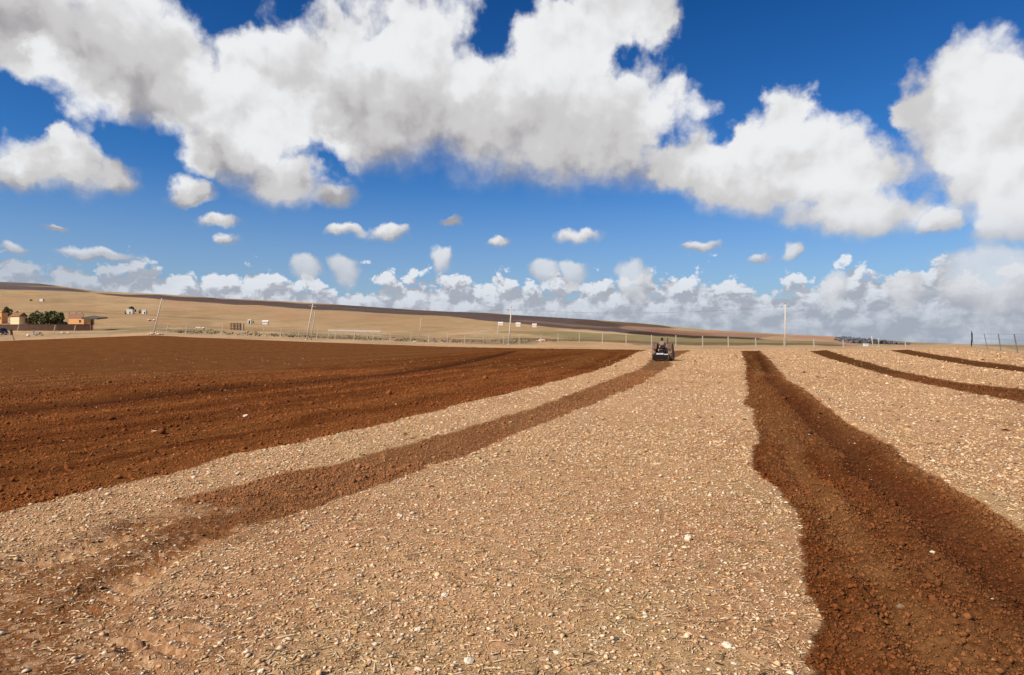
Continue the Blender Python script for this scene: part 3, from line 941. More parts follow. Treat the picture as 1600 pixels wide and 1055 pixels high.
# ---------------------------------------------------------------- power poles
def utility_pole(px, py, top_px, label, twin=False, arm=True, rad=1.0, mat='concrete', dep=None):
    b = at(px, py)
    H = (py - top_px[1]) / 1000 * b.y
    lean = (top_px[0] - px) / (py - top_px[1])
    t = thing('utility_pole', label, 'utility pole', b, 0, 'power poles along the field edge', ry=math.atan(lean))
    H = H / math.cos(math.atan(lean))
    m = MB()
    m.tube((0, 0, -0.5), (0, 0, H), 0.21 * rad, 0.12 * rad, 8)
    m.build('pole', M[mat], t, True)
    if twin:
        m = MB(); m.tube((1.15, 0.15, -0.5), (0.95, 0.05, H * 0.80), 0.16, 0.10, 8); m.build('pole', M['concrete2'], t, True)
    if arm:
        m = MB(); m.box((0, -0.02, H - 0.75), (1.9, 0.09, 0.09)); m.build('crossarm', M['concrete2'], t)
        for x in (-0.85, 0, 0.85):
            z = H - 0.70 if x else H
            m = MB(); m.lathe([(0.0, z + 0.28), (0.06, z + 0.26), (0.09, z + 0.18), (0.05, z + 0.12), (0.08, z + 0.06), (0.03, z)], 8, 'z', (x, -0.02, 0)); m.build('insulator', M['glassy'], t, True)
    m = MB(); m.lathe([(0.0, 0.16), (0.42, 0.14), (0.5, -0.3)], 10, 'z'); m.build('footing', M['concrete2'], t)
    return t, b, H, lean

POLES = []
POLES.append(utility_pole(240, 521.5, (253, 466), 'leftmost pale concrete power pole, leaning right on a small mound'))
POLES.append(utility_pole(479, 531, (489, 474), 'pale twin legged concrete power pole, leaning right behind the ploughed field', True))
POLES.append(utility_pole(795, 538.5, (799, 481), 'pale concrete power pole standing near the middle of the field edge'))
POLES.append(utility_pole(1227, 543, (1227, 475.5), 'tall upright pale power pole right of the tractor against the clouds'))
utility_pole(655, 527, (658, 497), 'short slim pole far beyond the fence in the dry plain', arm=False, rad=0.6)
utility_pole(777, 530, (779, 505), 'short stubby pole just left of the middle power pole', arm=False, rad=0.7)
utility_pole(1364, 541.5, (1362, 525), 'short pale pole beside the small white hut, left of two', arm=False, rad=0.7)
utility_pole(1373, 542, (1373, 528), 'short thin pole right beside another near the white hut', arm=False, rad=0.4)

# wires that sag from pole to pole
def span(P0, P1, label):
    (t0, b0, H0, l0), (t1, b1, H1, l1) = P0, P1
    mb = MB()
    for off in (-0.85, 0.85):
        a = Vector((b0.x + l0 * H0 + off, b0.y, b0.z + H0 - 0.42)); b = Vector((b1.x + l1 * H1 + off, b1.y, b1.z + H1 - 0.42))
        pts = [a.lerp(b, i / 14) - Vector((0, 0, 1.3 * 4 * (i / 14) * (1 - i / 14))) for i in range(15)]
        mb.path(pts, 0.011, 4)
    o = mb.build('power_line', M['wire'])
    tag(o, label, 'power line', 'wires between the power poles')
span(POLES[0], POLES[1], 'thin wires from the leftmost leaning pole to the twin pole')
span(POLES[1], POLES[2], 'thin wires from the twin pole to the middle pole')
span(POLES[2], POLES[3], 'thin wires from the middle pole to the tall right pole')

# ---------------------------------------------------------------- fences
post_mesh = {}
def fence_post(parent, loc, h, w, mat, lean=0.0, name='post'):
    key = (round(h, 2), round(w, 2), mat)
    if key not in post_mesh:
        m = MB()
        m.add([(-w / 2, -w / 2, -0.3), (w / 2, -w / 2, -0.3), (w / 2, w / 2, -0.3), (-w / 2, w / 2, -0.3),
               (-w * .42, -w * .42, h * 0.97), (w * .42, -w * .42, h * 0.97), (w * .42, w * .42, h * 0.97), (-w * .42, w * .42, h * 0.97), (0, 0, h)],
              [(3, 2, 1, 0), (0, 1, 5, 4), (1, 2, 6, 5), (2, 3, 7, 6), (3, 0, 4, 7), (4, 5, 8), (5, 6, 8), (6, 7, 8), (7, 4, 8)])
        o = m.build(name, M[mat], parent)
        post_mesh[key] = o.data
    else:
        o = bpy.data.objects.new(name, post_mesh[key]); COL.objects.link(o); o.parent = parent
    o.location = loc
    o.rotation_euler = (0, lean, random.uniform(-0.2, 0.2))
    return o

def wire_run(parent, tops, fr, r=0.008):
    m = MB()
    for f in fr:
        m.path([p0 + (p1 - p0) * f for p0, p1 in tops], r, 4)
    return m.build('wire', M['wire'], parent)

far_fence = thing('wire_fence', 'long wire fence of pale concrete posts along the far field edge', 'fence', at(1018, 540))
FX = [905, 941, 978, 1018, 1056, 1098, 1138, 1181, 1225.5, 1272, 1318, 1415]
FYB = [536, 538.5, 539.5, 540.5, 541, 542, 542.5, 543, 543, 543.5, 543.5, 543]
FYT = [520, 520.3, 521.5, 523, 523.8, 525, 526, 528, 528.5, 530, 531, 530]
LX = np.arange(262, 880, 29.0)
ORG = far_fence.location.copy()
posts = []
rj = random.Random(3)
for x in LX:
    x = x + rj.uniform(-3, 3)
    yb = np.interp(x, [262, 300, 460, 620, 700, 800, 880], [520.5, 522.5, 528.5, 534.5, 537, 538.5, 535.5])
    posts.append((x, yb, yb - rj.uniform(13.5, 17), 'concrete2'))
for x, yb, yt in zip(FX, FYB, FYT):
    posts.append((x, yb, yt, 'fencepost'))
tops = []
for x, yb, yt, mt in posts:
    b = at(x, yb)
    h = round((yb - yt) / 1000 * b.y / 0.15) * 0.15
    ln = (1040 - x) / 1000 * 0.24
    fence_post(far_fence, b - ORG, h, 0.22 if mt == 'fencepost' else 0.17, mt, ln)
    tops.append((b - ORG, b - ORG + Vector((math.sin(ln) * h, 0, math.cos(ln) * h))))
wire_run(far_fence, tops, (0.3, 0.62, 0.93))

side_fence = thing('wire_fence', 'short fence of dark leaning posts at the right edge of the field', 'fence', at(1543, 545))
ORG2 = side_fence.location.copy()
tops = []
for x, yb, xt, yt in ((1543, 545.3, 1538, 520.5), (1564, 548.3, 1560, 521), (1590, 551.5, 1584, 521), (1622, 556, 1613, 519)):
    b = at(x, yb)
    h = (yb - yt) / 1000 * b.y
    ln = math.atan((xt - x) / (yb - yt))
    fence_post(side_fence, b - ORG2, h, 0.10, 'darkwood', ln)
    tops.append((b - ORG2, b - ORG2 + Vector((math.sin(ln) * h, 0, math.cos(ln) * h))))
bc = at(1518, 541.2)
hc = 19.0 / 1000 * bc.y
cp = MB(); cp.tube((0, 0, -0.3), (-0.08, 0, hc), 0.13, 0.10, 8); o = cp.build('corner_post', M['darkwood'], side_fence, True); o.location = bc - ORG2
br = MB(); be = at(1524.5, 542.5) - bc
br.tube((0, 0, hc * 0.72), (be.x, be.y, be.z - 0.1), 0.055, 0.055, 6); o = br.build('brace', M['darkwood'], side_fence); o.location = bc - ORG2
tops.insert(0, (bc - ORG2, bc - ORG2 + Vector((0, 0, hc))))
wire_run(side_fence, tops, (0.35, 0.66, 0.97), 0.012)

# ---------------------------------------------------------------- trees and bushes
def tree(name, label, cat, base, w, h, mat, seed, trunk=0.14, leaf=0.5, n=560, group=None, flat=1.0):
    r = random.Random(seed)
    t = thing(name, label, cat, base, r.uniform(0, 6), group)
    tr = MB()
    hh = h * trunk
    tr.tube((0, 0, -0.2), (0.02 * h, 0, hh), 0.035 * h + 0.04, 0.022 * h + 0.03, 7)
    lobes = []
    for i in range(11):
        a = r.uniform(0, 6.28); q = r.uniform(0.1, 0.8)
        p = Vector((math.cos(a) * q * w / 2, math.sin(a) * q * w / 2, hh + (h - hh) * r.uniform(0.02, 0.85) * (1.1 - 0.45 * q)))
        lobes.append((p, r.uniform(0.18, 0.36)))
        tr.tube((0.02 * h, 0, hh * 0.9), p, 0.016 * h + 0.02, 0.006 * h + 0.01, 5)
    tr.build('trunk', M['bark'], t, True)
    lf = MB()
    for i in range(n):
        p, q = lobes[r.randrange(len(lobes))]
        d = Vector((r.gauss(0, 1), r.gauss(0, 1), r.gauss(0, 1))).normalized() * (r.random() ** 0.4)
        c = p + Vector((d.x * q * w * 0.62, d.y * q * w * 0.62, d.z * q * (h - hh) * 0.95 * flat))
        if c.z < hh * 0.3:
            continue
        s = leaf * r.uniform(0.55, 1.25)
        nn = Vector((r.gauss(0, 1), r.gauss(0, 1), r.gauss(0, 1) + 0.6)).normalized()
        u = nn.orthogonal().normalized() * s / 2; v = nn.cross(u)
        lf.add([c - u - v * 0.4, c - v * 0.9, c + u - v * 0.4, c + u * 0.7 + v * 0.7, c - u * 0.5 + v], [(0, 1, 2, 3, 4)])
    lf.build('crown', M[mat], t)
    return t

def px_tree(px, pyb, wpx, hpx, name, label, mat, seed, **kw):
    b = at(px, pyb)
    k = b.y / 1000
    return tree(name, label, kw.pop('cat', 'tree'), b, wpx * k, hpx * k, mat, seed, leaf=kw.pop('leaf', 0.12) * hpx * k, **kw)

GT = 'trees behind the brown wall'
px_tree(42, 508.5, 19, 18, 'tree', 'olive brown tree right beside the cream gabled house', 'leafdry', 1, group=GT, trunk=0.05, n=800)
px_tree(52, 509, 20, 19, 'tree', 'dull olive tree, second from the cream house in the grove', 'leafdry', 22, group=GT, trunk=0.05, n=800)
px_tree(62, 509, 22, 21, 'tree', 'dense dark green tree in the middle of the grove', 'leaf', 2, group=GT, trunk=0.05, n=900)
px_tree(73, 509.5, 24, 24, 'tree', 'tallest dark green tree of the grove behind the brown wall', 'leaf', 3, group=GT, trunk=0.05, n=900)
px_tree(86, 509.5, 22, 23, 'tree', 'bright green tree next to the tallest one, right in the grove', 'leaf', 4, group=GT, trunk=0.05, n=900)
px_tree(97, 509.5, 18, 21, 'tree', 'green tree touching the small orange building', 'leaf', 5, group=GT, trunk=0.05, n=800)
px_tree(13, 496, 16, 18, 'tree', 'dull brownish tree rising behind the roof of the orange house', 'leafdry', 6, group=GT)
px_tree(28, 498, 8, 14, 'tree', 'small brownish tree between the house roof and the grove', 'leafdry', 7, group=GT)
px_tree(206, 489.5, 17, 11, 'tree', 'dark spreading tree behind the pale green farmhouse', 'leaf', 8, flat=0.7)
px_tree(196, 491, 5, 5, 'bush', 'small bush at the left of the pale green farmhouse', 'leafdry', 9, cat='bush', trunk=0.1, n=150)
px_tree(219, 490, 6, 7, 'bush', 'dark bush standing against the white farmhouse', 'leafdry', 10, cat='bush', trunk=0.1, n=150)
px_tree(48, 471, 6, 5, 'tree', 'small dark lone tree far off beside a white house', 'leafdry', 11, n=150)
px_tree(395.5, 505.5, 4, 4.5, 'bush', 'tiny dark bush between two far white houses', 'leafdark', 12, cat='bush', trunk=0.1, n=120)
cb = at(1518, 541.6)
tree('bush', 'slim dark bush growing up the corner post of the right fence', 'bush', cb + Vector((0.0, -0.12, 0)), 0.85, hc * 1.08, 'leafdark', 13, trunk=0.06, leaf=0.26, n=900)

# scrub line between fence and plain
sc = MB(); rs = random.Random(41)
for i in range(520):
    x = rs.uniform(262, 905)
    yb = np.interp(x, [262, 300, 460, 620, 700, 800, 905], [520, 521.5, 527.5, 533.5, 536, 537, 533])
    b = at(x, yb - rs.uniform(0.5, 6.5) * rs.random())
    s = rs.uniform(0.25, 0.75)
    for q in range(7):
        d = Vector((rs.gauss(0, 0.5), rs.gauss(0, 0.4), rs.uniform(0.1, 0.8))) * s
        c = b + d
        u = Vector((rs.gauss(0, 1), rs.gauss(0, 1), rs.gauss(0, 1))).normalized() * s * 0.3; v = u.orthogonal().normalized() * s * 0.28
        sc.add([c - u, c - v, c + u, c + v], [(0, 1, 2, 3)])
o = sc.build('dry_scrub', M['scrub'], kind='stuff')
o['label'] = 'dry brown scrub growing along the wire fence'

# far wood on the right horizon
fw = MB(); rs = random.Random(42)
for i in range(420):
    x = rs.uniform(1318, 1424)
    lo = np.interp(x, [1318, 1350, 1424], [532.5, 537, 538.6]); top = np.interp(x, [1318, 1340, 1380, 1424], [526, 527, 531.5, 537.3])
    b = at(x, lo + 0.2)
    k = b.y / 1000
    s = rs.uniform(1.2, 2.6) * k
    c = b + Vector((0, rs.uniform(0, 25), s * 0.4 + rs.uniform(0.0, 0.9) * (lo - top) * k))
    fw.blob(c, (s * rs.uniform(0.8, 1.5), s, s * rs.uniform(0.5, 0.8)), 7, 5, 0.22, rs)
o = fw.build('far_wood', M['leafhazed'], kind='stuff')
o['label'] = 'dark wood on the skyline at right'

# ---------------------------------------------------------------- buildings
def house(name, label, px, pyb, wpx, hpx, wall, roof='flat', depth=0.8, rz=0.0, roofmat=None, door=None, win=(), cat='house', group=None, parapet=True):
    b = at(px, pyb)
    k = b.y / 1000
    W, H = wpx * k, hpx * k
    Dp = W * depth
    t = thing(name, label, cat, b, rz, group)
    m = MB(); m.box((0, Dp / 2, H / 2 - 0.4), (W, Dp, H + 0.8)); m.build('wall', M[wall], t)
    rm = M[roofmat or wall]
    if roof == 'flat':
        m = MB(); m.box((0, Dp / 2, H + 0.06), (W + 0.24, Dp + 0.24, 0.12)); ro = m.build('roof', rm, t)
        if parapet:
            m = MB(); m.box((0, 0.1, H + 0.32), (W + 0.1, 0.18, 0.4)); m.build('parapet', M[wall], ro)
    elif roof == 'gable':
        g = W * 0.28; e = 0.35
        m = MB()
        m.add([(-W / 2 - e, -e, H), (W / 2 + e, -e, H), (W / 2 + e, Dp + e, H), (-W / 2 - e, Dp + e, H), (-W / 2 - e, Dp / 2, H + g), (W / 2 + e, Dp / 2, H + g),
               ], [(3, 2, 1, 0), (0, 1, 5, 4), (2, 3, 4, 5), (0, 4, 3), (1, 2, 5)])
        m.build('roof', rm, t)
    if door is not None:
        m = MB(); m.box((door * W, -0.03, 1.0), (0.95, 0.08, 2.0)); d = m.build('door', M['darkopen'], t)
        m = MB(); m.box((door * W, -0.06, 2.06), (1.15, 0.1, 0.12)); m.build('lintel', M[wall], d)
    for wx, wz in win:
        m = MB(); m.box((wx * W, -0.02, wz * H), (0.95, 0.06, 0.95)); f = m.build('window', M['darkopen'], t)
        m = MB(); m.box((wx * W, -0.05, wz * H - 0.53), (1.2, 0.14, 0.1)); m.build('sill', M[wall], f)
    return t

house('house', 'orange house with a dark window at the left picture edge', -5, 505.5, 19, 17, 'orange', 'flat', 0.5, roofmat='roofbrown', win=((0.32, 0.5), (-0.25, 0.5)), door=-0.05, rz=-0.25)
house('house', 'cream house front with a brown gabled roof beside the grove', 23, 509.5, 23, 15, 'cream', 'gable', 0.5, roofmat='roofbrown', win=(), rz=-0.42)
house('outbuilding', 'small orange building with a pink brick upper wall right of the grove', 119, 507.5, 28, 10, 'orange', 'flat', 0.7, roofmat='pink', cat='building', win=((0.25, 0.55),), parapet=False, rz=-0.2)
b = at(117.5, 505.5); k = b.y / 1000
t = thing('brick_lean_to', 'unfinished pinkish brick wall above the small orange building', 'wall', b)
m = MB(); m.box((0, 0.4, 8 * k), (24 * k, 0.3, 15 * k)); m.build('wall', M['pink'], t)
for xx in (-11, 0.5, 9):
    m = MB(); m.box((xx * k, 0.4, 16.2 * k), (1.8 * k, 0.36, 2.2 * k)); m.build('pillar', M['pink'], t)
# shelter at the right end of the wall
b = at(142, 516); k = b.y / 1000
t = thing('shelter', 'flat grey brown awning on a post at the end of the brown wall', 'shelter', b)
m = MB(); m.add([(-10 * k, -1.5, 20 * k), (14 * k, -1.5, 18.5 * k), (14 * k, 4, 21 * k), (-8 * k, 4, 23.5 * k), (-10 * k, -1.5, 17 * k), (14 * k, -1.5, 16.5 * k), (14 * k, 4, 19 * k), (-8 * k, 4, 21.5 * k)],
               [(0, 1, 2, 3), (7, 6, 5, 4), (0, 4, 5, 1), (1, 5, 6, 2), (2, 6, 7, 3), (3, 7, 4, 0)]); m.build('roof', M['thatch'], t)
m = MB(); m.tube((0, 0, -0.3), (1.2 * k, 0, 17.3 * k), 0.26, 0.2, 8); m.build('post', M['brownwood'], t)
m = MB(); m.tube((-7 * k, 3, -0.3), (-7 * k, 3, 19 * k), 0.2, 0.16, 8); m.build('post', M['brownwood'], t)
m = MB(); m.box((-5 * k, 1.2, 6 * k), (8.5 * k, 0.3, 13 * k)); m.build('side_wall', M['roofbrown'], t)

# brown perimeter wall with pale posts
def wall_run(pts, h, th, name, label, mat):
    a = pts[0]
    t = thing(name, label, 'wall', a)
    m = MB()
    for p, q in zip(pts[:-1], pts[1:]):
        d = (q - p); n = Vector((-d.y, d.x, 0)).normalized() * th / 2
        lo = [p - n - a, q - n - a, q + n - a, p + n - a]
        m.add([v + Vector((0, 0, -0.6)) for v in lo] + [v + Vector((0, 0, h)) for v in lo], [(3, 2, 1, 0), (4, 5, 6, 7), (0, 1, 5, 4), (1, 2, 6, 5), (2, 3, 7, 6), (3, 0, 4, 7)])
    m.build('wall_body', M[mat], t)
    return t, a
wp = [at(x, y) for x, y in ((-60, 516.5), (0, 517), (45, 517), (90, 516.8), (140, 516.5))]
kw = wp[2].y / 1000
t, a = wall_run(wp, 9.6 * kw, 0.25, 'perimeter_wall', 'long dark brown wall in front of the grove and houses', 'wallbrown')
m = MB()
for p, q in zip(wp[:-1], wp[1:]):
    p_, q_ = p - a + Vector((0, 0, 9.9 * kw)), q - a + Vector((0, 0, 9.9 * kw))
    d = (q_ - p_); mm = Matrix.Rotation(math.atan2(d.y, d.x), 3, 'Z')
    m.box((p_ + q_) / 2, (d.length - 0.02, 0.42, 0.5 * kw), mm)
m.build('coping', M['thatch'], t)
for x in (30, 87, 118.5):
    p = at(x, 517.2) - a
    m = MB(); m.tube((0, 0, -0.2), (2.2 * kw, 0, 8.8 * kw), 0.17, 0.14, 6); o = m.build('post', M['concrete2'], t); o.location = p - Vector((0, 0.7, 0))

# far houses on the plain
GF = 'far white houses on the plain'
house('farmhouse', 'pale green farmhouse under a dark tree on the plain', 202, 490.5, 9, 6.5, 'white', 'flat', 0.8, rz=0.1, cat='house', group=GF, door=0.1)
house('farmhouse', 'small white house beside a dark bush, right of the pale green farmhouse', 224.5, 490.5, 6, 5.5, 'white', 'flat', 0.8, cat='house', group=GF, door=0.2)
house('farmhouse', 'tiny white house far up the slope beside a lone dark tree', 64, 471, 5, 3.6, 'white', 'flat', 0.8, cat='house', group=GF)
house('farmhouse', 'white house on the plain behind a tiny bush, left of two', 389.5, 506, 5, 5.5, 'white', 'flat', 0.8, cat='house', group=GF, door=0.0)
house('farmhouse', 'long low white house on the plain, right of two', 414, 507, 8, 4.2, 'white', 'gable', 0.5, cat='house', group=GF)
house('farmhouse', 'white hut left of the middle power pole below the dark hillside', 782, 508.5, 7, 3.4, 'white', 'gable', 0.7, cat='house', group=GF)
house('farmhouse', 'pale hut just right of the middle power pole below the dark hillside', 809.5, 510.5, 7, 4.6, 'white', 'gable', 0.7, cat='house', group=GF)
house('farmhouse', 'white hut farthest right below the dark hillside', 835, 511.5, 6.5, 4, 'white', 'gable', 0.7, cat='house', group=GF)
house('hut', 'tiny white hut on the right horizon beside short poles', 1354, 541, 6, 4, 'white', 'flat', 0.8, cat='hut', parapet=False)

# timber pen
b = at(368, 516); k = b.y / 1000
t = thing('timber_pen', 'brown timber pen with dark posts beyond the fence', 'pen', b)
for x in (-7, -2.5, 2.5, 7):
    m = MB(); m.box((x * k, 0, 5.5 * k), (1.3 * k, 0.22, 12 * k)); m.build('post', M['brownwood'], t)
    m = MB(); m.box((x * k, 14 * k, 5.5 * k), (1.3 * k, 0.22, 11 * k)); m.build('post', M['brownwood'], t)
for z in (2.5, 6.5, 10):
    m = MB(); m.box((0, -0.16, z * k), (15.4 * k, 0.07, 1.3 * k)); m.build('rail', M['brownwood'], t)

# long low pale shed beyond the fence and a pale wall stub near the left pole
b = at(554, 527); k = b.y / 1000
t = thing('beam_frame', 'long pale beam on low posts behind the fence, left of centre', 'frame', b)
m = MB(); m.box((0, 0.0, 10 * k), (82 * k, 0.4, 2.4 * k), Matrix.Rotation(math.radians(1.2), 3, 'Y')); m.build('beam', M['concrete'], t)
for x in (-40, -20, 0, 20, 40):
    m = MB(); m.box((x * k, 0.1, 3.6 * k), (0.3, 0.3, 9.6 * k)); m.build('post', M['concrete2'], t)

def rubble(px, py, wpx, hpx, label, seed, n=14):
    r = random.Random(seed)
    b = at(px, py); k = b.y / 1000
    t = thing('rubble_heap', label, 'rubble heap', b)
    for i in range(n):
        s = r.uniform(0.35, 1.0) * hpx * k * 0.6
        x = r.uniform(-0.5, 0.5) * wpx * k
        m = MB()
        m.blob((x, r.uniform(-0.6, 0.6) * hpx * k, s * 0.5 + r.random() * hpx * k * 0.4 * (1 - abs(x) / (wpx * k * 0.5 + 0.01))), (s * 1.2, s, s * 0.75), 6, 4, 0.25, r)
        m.build('rock', M['rubble'], t)
rubble(100, 521.3, 26, 3.6, 'long pale rubble heap in front of the brown wall', 1)
rubble(236, 501.5, 12, 3.6, 'pale rubble heap just left of the leftmost pole', 2, 10)
rubble(312, 514.5, 13, 5, 'pale rubble heap on the plain right of the leftmost pole', 3, 10)
rubble(845, 534, 13, 5, 'white rubble heap behind the fence right of the middle pole', 4)
rubble(648, 535, 4, 3, 'single small white heap by the fence left of the middle pole', 5, 4)
rubble(242, 523, 26, 4, 'low earthy heap at the foot of the leftmost pole', 6, 16)

# ---------------------------------------------------------------- things at the left edge
b = at(-4, 524); k = b.y / 1000
car = thing('parked_car', 'black parked van cut off by the left picture edge', 'van', b, 0)
def slab(prof, y0, y1):
    n = len(prof)
    m = MB()
    m.add([(x, y0, z) for x, z in prof] + [(x, y1, z) for x, z in prof],
          [tuple(range(n)), tuple(range(2 * n - 1, n - 1, -1))] + [(i, i + n, (i + 1) % n + n, (i + 1) % n) for i in range(n)])
    return m
body = slab([(-2.4, 0.35), (2.4, 0.35), (2.45, 0.95), (2.1, 1.1), (1.6, 1.95), (-2.3, 2.0), (-2.45, 1.0)], -0.9, 0.9)
body.build('body', M['black'], car, bevel=0.06)
for x0, x1 in ((-2.1, -1.0), (-0.9, 0.3), (0.4, 1.5)):
    m = slab([(x0, 1.15), (x1 + (0.25 if x1 > 1 else 0), 1.15), (x1 - (0.1 if x1 > 1 else 0), 1.78), (x0, 1.8)], -0.925, -0.905); m.build('window', M['glass'], car)
for x in (-1.6, 1.6):
    for y in (-0.82, 0.82):
        m = MB(); m.lathe([(0.0, -0.11), (0.2, -0.12), (0.34, -0.09), (0.36, 0), (0.34, 0.09), (0.2, 0.12), (0, 0.11)], 16, 'x')
        w_ = m.build('wheel', M['rubber'], car, True); w_.rotation_euler = (0, 0, math.pi / 2); w_.location = (x, y, 0.36)
        m = MB(); m.lathe([(0.0, -0.13), (0.19, -0.125), (0.2, 0.125), (0, 0.13)], 12, 'x'); m.build('rim', M['chrome'], w_)
m = MB(); m.box((2.47, -0.62, 0.82), (0.08, 0.3, 0.2)); m.build('headlight', M['whitebar'], car)
m = MB(); m.box((2.47, 0.62, 0.82), (0.08, 0.3, 0.2)); m.build('headlight', M['whitebar'], car)
m = MB(); m.box((2.5, 0, 0.5), (0.1, 1.7, 0.22)); m.build('bumper', M['chrome'], car)

b = at(23, 531.3); k = b.y / 1000
t = thing('leaning_post', 'dark board on a thin leaning post in front of the black van', 'post', b)
m = MB(); m.tube((0, 0, -0.2), (-4.0 * k, 0, 8.5 * k), 0.09, 0.07, 6); m.build('stake', M['brownwood'], t)
m = MB(); m.box((-4.9 * k, -0.05, 12.0 * k), (3.6 * k, 0.1, 8.5 * k), Matrix.Rotation(math.radians(-8), 3, 'Y')); m.build('board', M['blackmetal'], t)

# ---------------------------------------------------------------- people: one skinned body each
def skin_body(name, joints, bones, mats_z, parent, default):
    """joints: name -> (x, y, z, radius); mats: function of face centre -> material index"""
    names = list(joints)
    me = bpy.data.meshes.new(name)
    me.from_pydata([joints[n][:3] for n in names], [(names.index(a), names.index(b_)) for a, b_ in bones], [])
    o = bpy.data.objects.new(name, me); COL.objects.link(o)
    sk = o.modifiers.new('skin', 'SKIN'); sk.use_smooth_shade = True
    for i, n in enumerate(names):
        s = me.skin_vertices[0].data[i]
        rr = joints[n][3]
        s.radius = (rr, rr * (0.75 if n in ('chest', 'belly', 'pelvis') else 1.0))
        s.use_root = (n == 'pelvis')
    sub = o.modifiers.new('sub', 'SUBSURF'); sub.levels = 2; sub.render_levels = 2
    dg = bpy.context.evaluated_depsgraph_get()
    me2 = bpy.data.meshes.new_from_object(o.evaluated_get(dg))
    bpy.data.objects.remove(o)
    me2.name = name
    me2.materials.clear()
    for q in mats_z[0]:
        me2.materials.append(q)
    idx = [mats_z[1](p.center) for p in me2.polygons]
    me2.polygons.foreach_set('material_index', idx)
    me2.polygons.foreach_set('use_smooth', [True] * len(idx))
    o = bpy.data.objects.new(name, me2); COL.objects.link(o); o.parent = parent
    return o

SKIN = simple_mat('tanned_skin', (0.24, 0.125, 0.075), 0.7)
BONES = [('pelvis', 'belly'), ('belly', 'chest'), ('chest', 'neck'), ('neck', 'jaw'), ('jaw', 'head'), ('head', 'crown')] + \
        [(a + s, b_ + s) for s in ('L', 'R') for a, b_ in (('sh', 'el'), ('el', 'wr'), ('wr', 'hand'), ('hip', 'kn'), ('kn', 'an'), ('an', 'toe'))] + \
        [('chest', 'shL'), ('chest', 'shR'), ('pelvis', 'hipL'), ('pelvis', 'hipR')]

def head_parts(body, c, cloth, facing=1.0, hood=True):
    hd = MB(); hd.blob((c[0], c[1] - 0.015 * facing, c[2] + 0.03), (0.125, 0.13, 0.155), 12, 8)
    hd.build('hood' if hood else 'hair', M[cloth], body, True)
    f = MB(); f.blob((c[0], c[1] + 0.128 * facing, c[2] - 0.015), (0.017, 0.026, 0.024), 6, 4); f.build('nose', SKIN, body, True)
    for s in (-1, 1):
        e = MB(); e.blob((c[0] + 0.033 * s, c[1] + 0.112 * facing, c[2] + 0.012), (0.014, 0.01, 0.009), 6, 4); e.build('eye', M['black'], body, True)

# ---------------------------------------------------------------- tractor (seen from behind)
TB = at(1036, 563.5)
TK = TB.y / 1000
HEAD = math.radians(-22)
tractor = thing('tractor', 'old dusty tractor with rear tiller working away from the viewer', 'tractor', TB, HEAD)
def tractor_wheel(r, w, x, y, lugs, name='wheel', lean=0.0):
    m = MB()
    m.lathe([(r * 0.56, -w * 0.42), (r * 0.7, -w * 0.5), (r * 0.93, -w * 0.47), (r * 0.985, -w * 0.25), (r, 0), (r * 0.985, w * 0.25), (r * 0.93, w * 0.47), (r * 0.7, w * 0.5), (r * 0.56, w * 0.42)], 28, 'x')
    for i in range(lugs):
        for s in (-1, 1):
            a = 2 * math.pi * (i + (0.5 if s > 0 else 0)) / lugs
            mm = Matrix.Rotation(a, 3, 'X') @ Matrix.Translation((0, 0, 0)).to_3x3()
            c = mm @ Vector((s * w * 0.24, 0, r * 1.005))
            m.box(c, (w * 0.52, r * 0.07, r * 0.075), mm @ Matrix.Rotation(s * 0.6, 3, 'Z'))
    o = m.build(name, M['rubber'], tractor, False)
    o.location = (x, y, r)
    o.rotation_euler = (0, lean, 0)
    m = MB(); m.lathe([(0, -w * 0.2), (r * 0.2, -w * 0.22), (r * 0.24, -w * 0.12), (r * 0.5, -w * 0.14), (r * 0.57, -w * 0.38), (r * 0.58, w * 0.38), (r * 0.5, w * 0.14), (r * 0.24, w * 0.12), (r * 0.2, w * 0.22), (0, w * 0.2)], 20, 'x')
    m.build('rim', M['rim'], o, True)
    return o
tractor_wheel(0.74, 0.36, -0.72, 0, 18)
tractor_wheel(0.74, 0.36, 0.72, 0, 18)
tractor_wheel(0.42, 0.2, -0.62, 2.0, 14)
tractor_wheel(0.42, 0.2, 0.62, 2.0, 14)
m = MB(); m.tube((-0.6, 0, 0.74), (0.6, 0, 0.74), 0.11, 0.11, 10); m.box((0, 0.15, 0.76), (0.46, 0.8, 0.46)); m.build('rear_axle', M['blackmetal'], tractor, bevel=0.03)
m = MB(); m.tube((-0.6, 2.0, 0.42), (0.6, 2.0, 0.42), 0.06, 0.06, 8); m.build('front_axle', M['blackmetal'], tractor)
m = slab([(-0.27, 0.62), (0.27, 0.62), (0.27, 1.12), (0.2, 1.26), (-0.2, 1.26), (-0.27, 1.12)], 0.85, 2.3); m.build('hood', M['redpaint'], tractor, bevel=0.03)
m = MB(); m.box((0, 0.7, 0.62), (0.36, 1.5, 0.3)); m.build('gearbox', M['blackmetal'], tractor, bevel=0.03)
m = MB(); m.box((0, 2.32, 0.9), (0.44, 0.04, 0.5)); m.build('grille', M['blackmetal'], tractor)
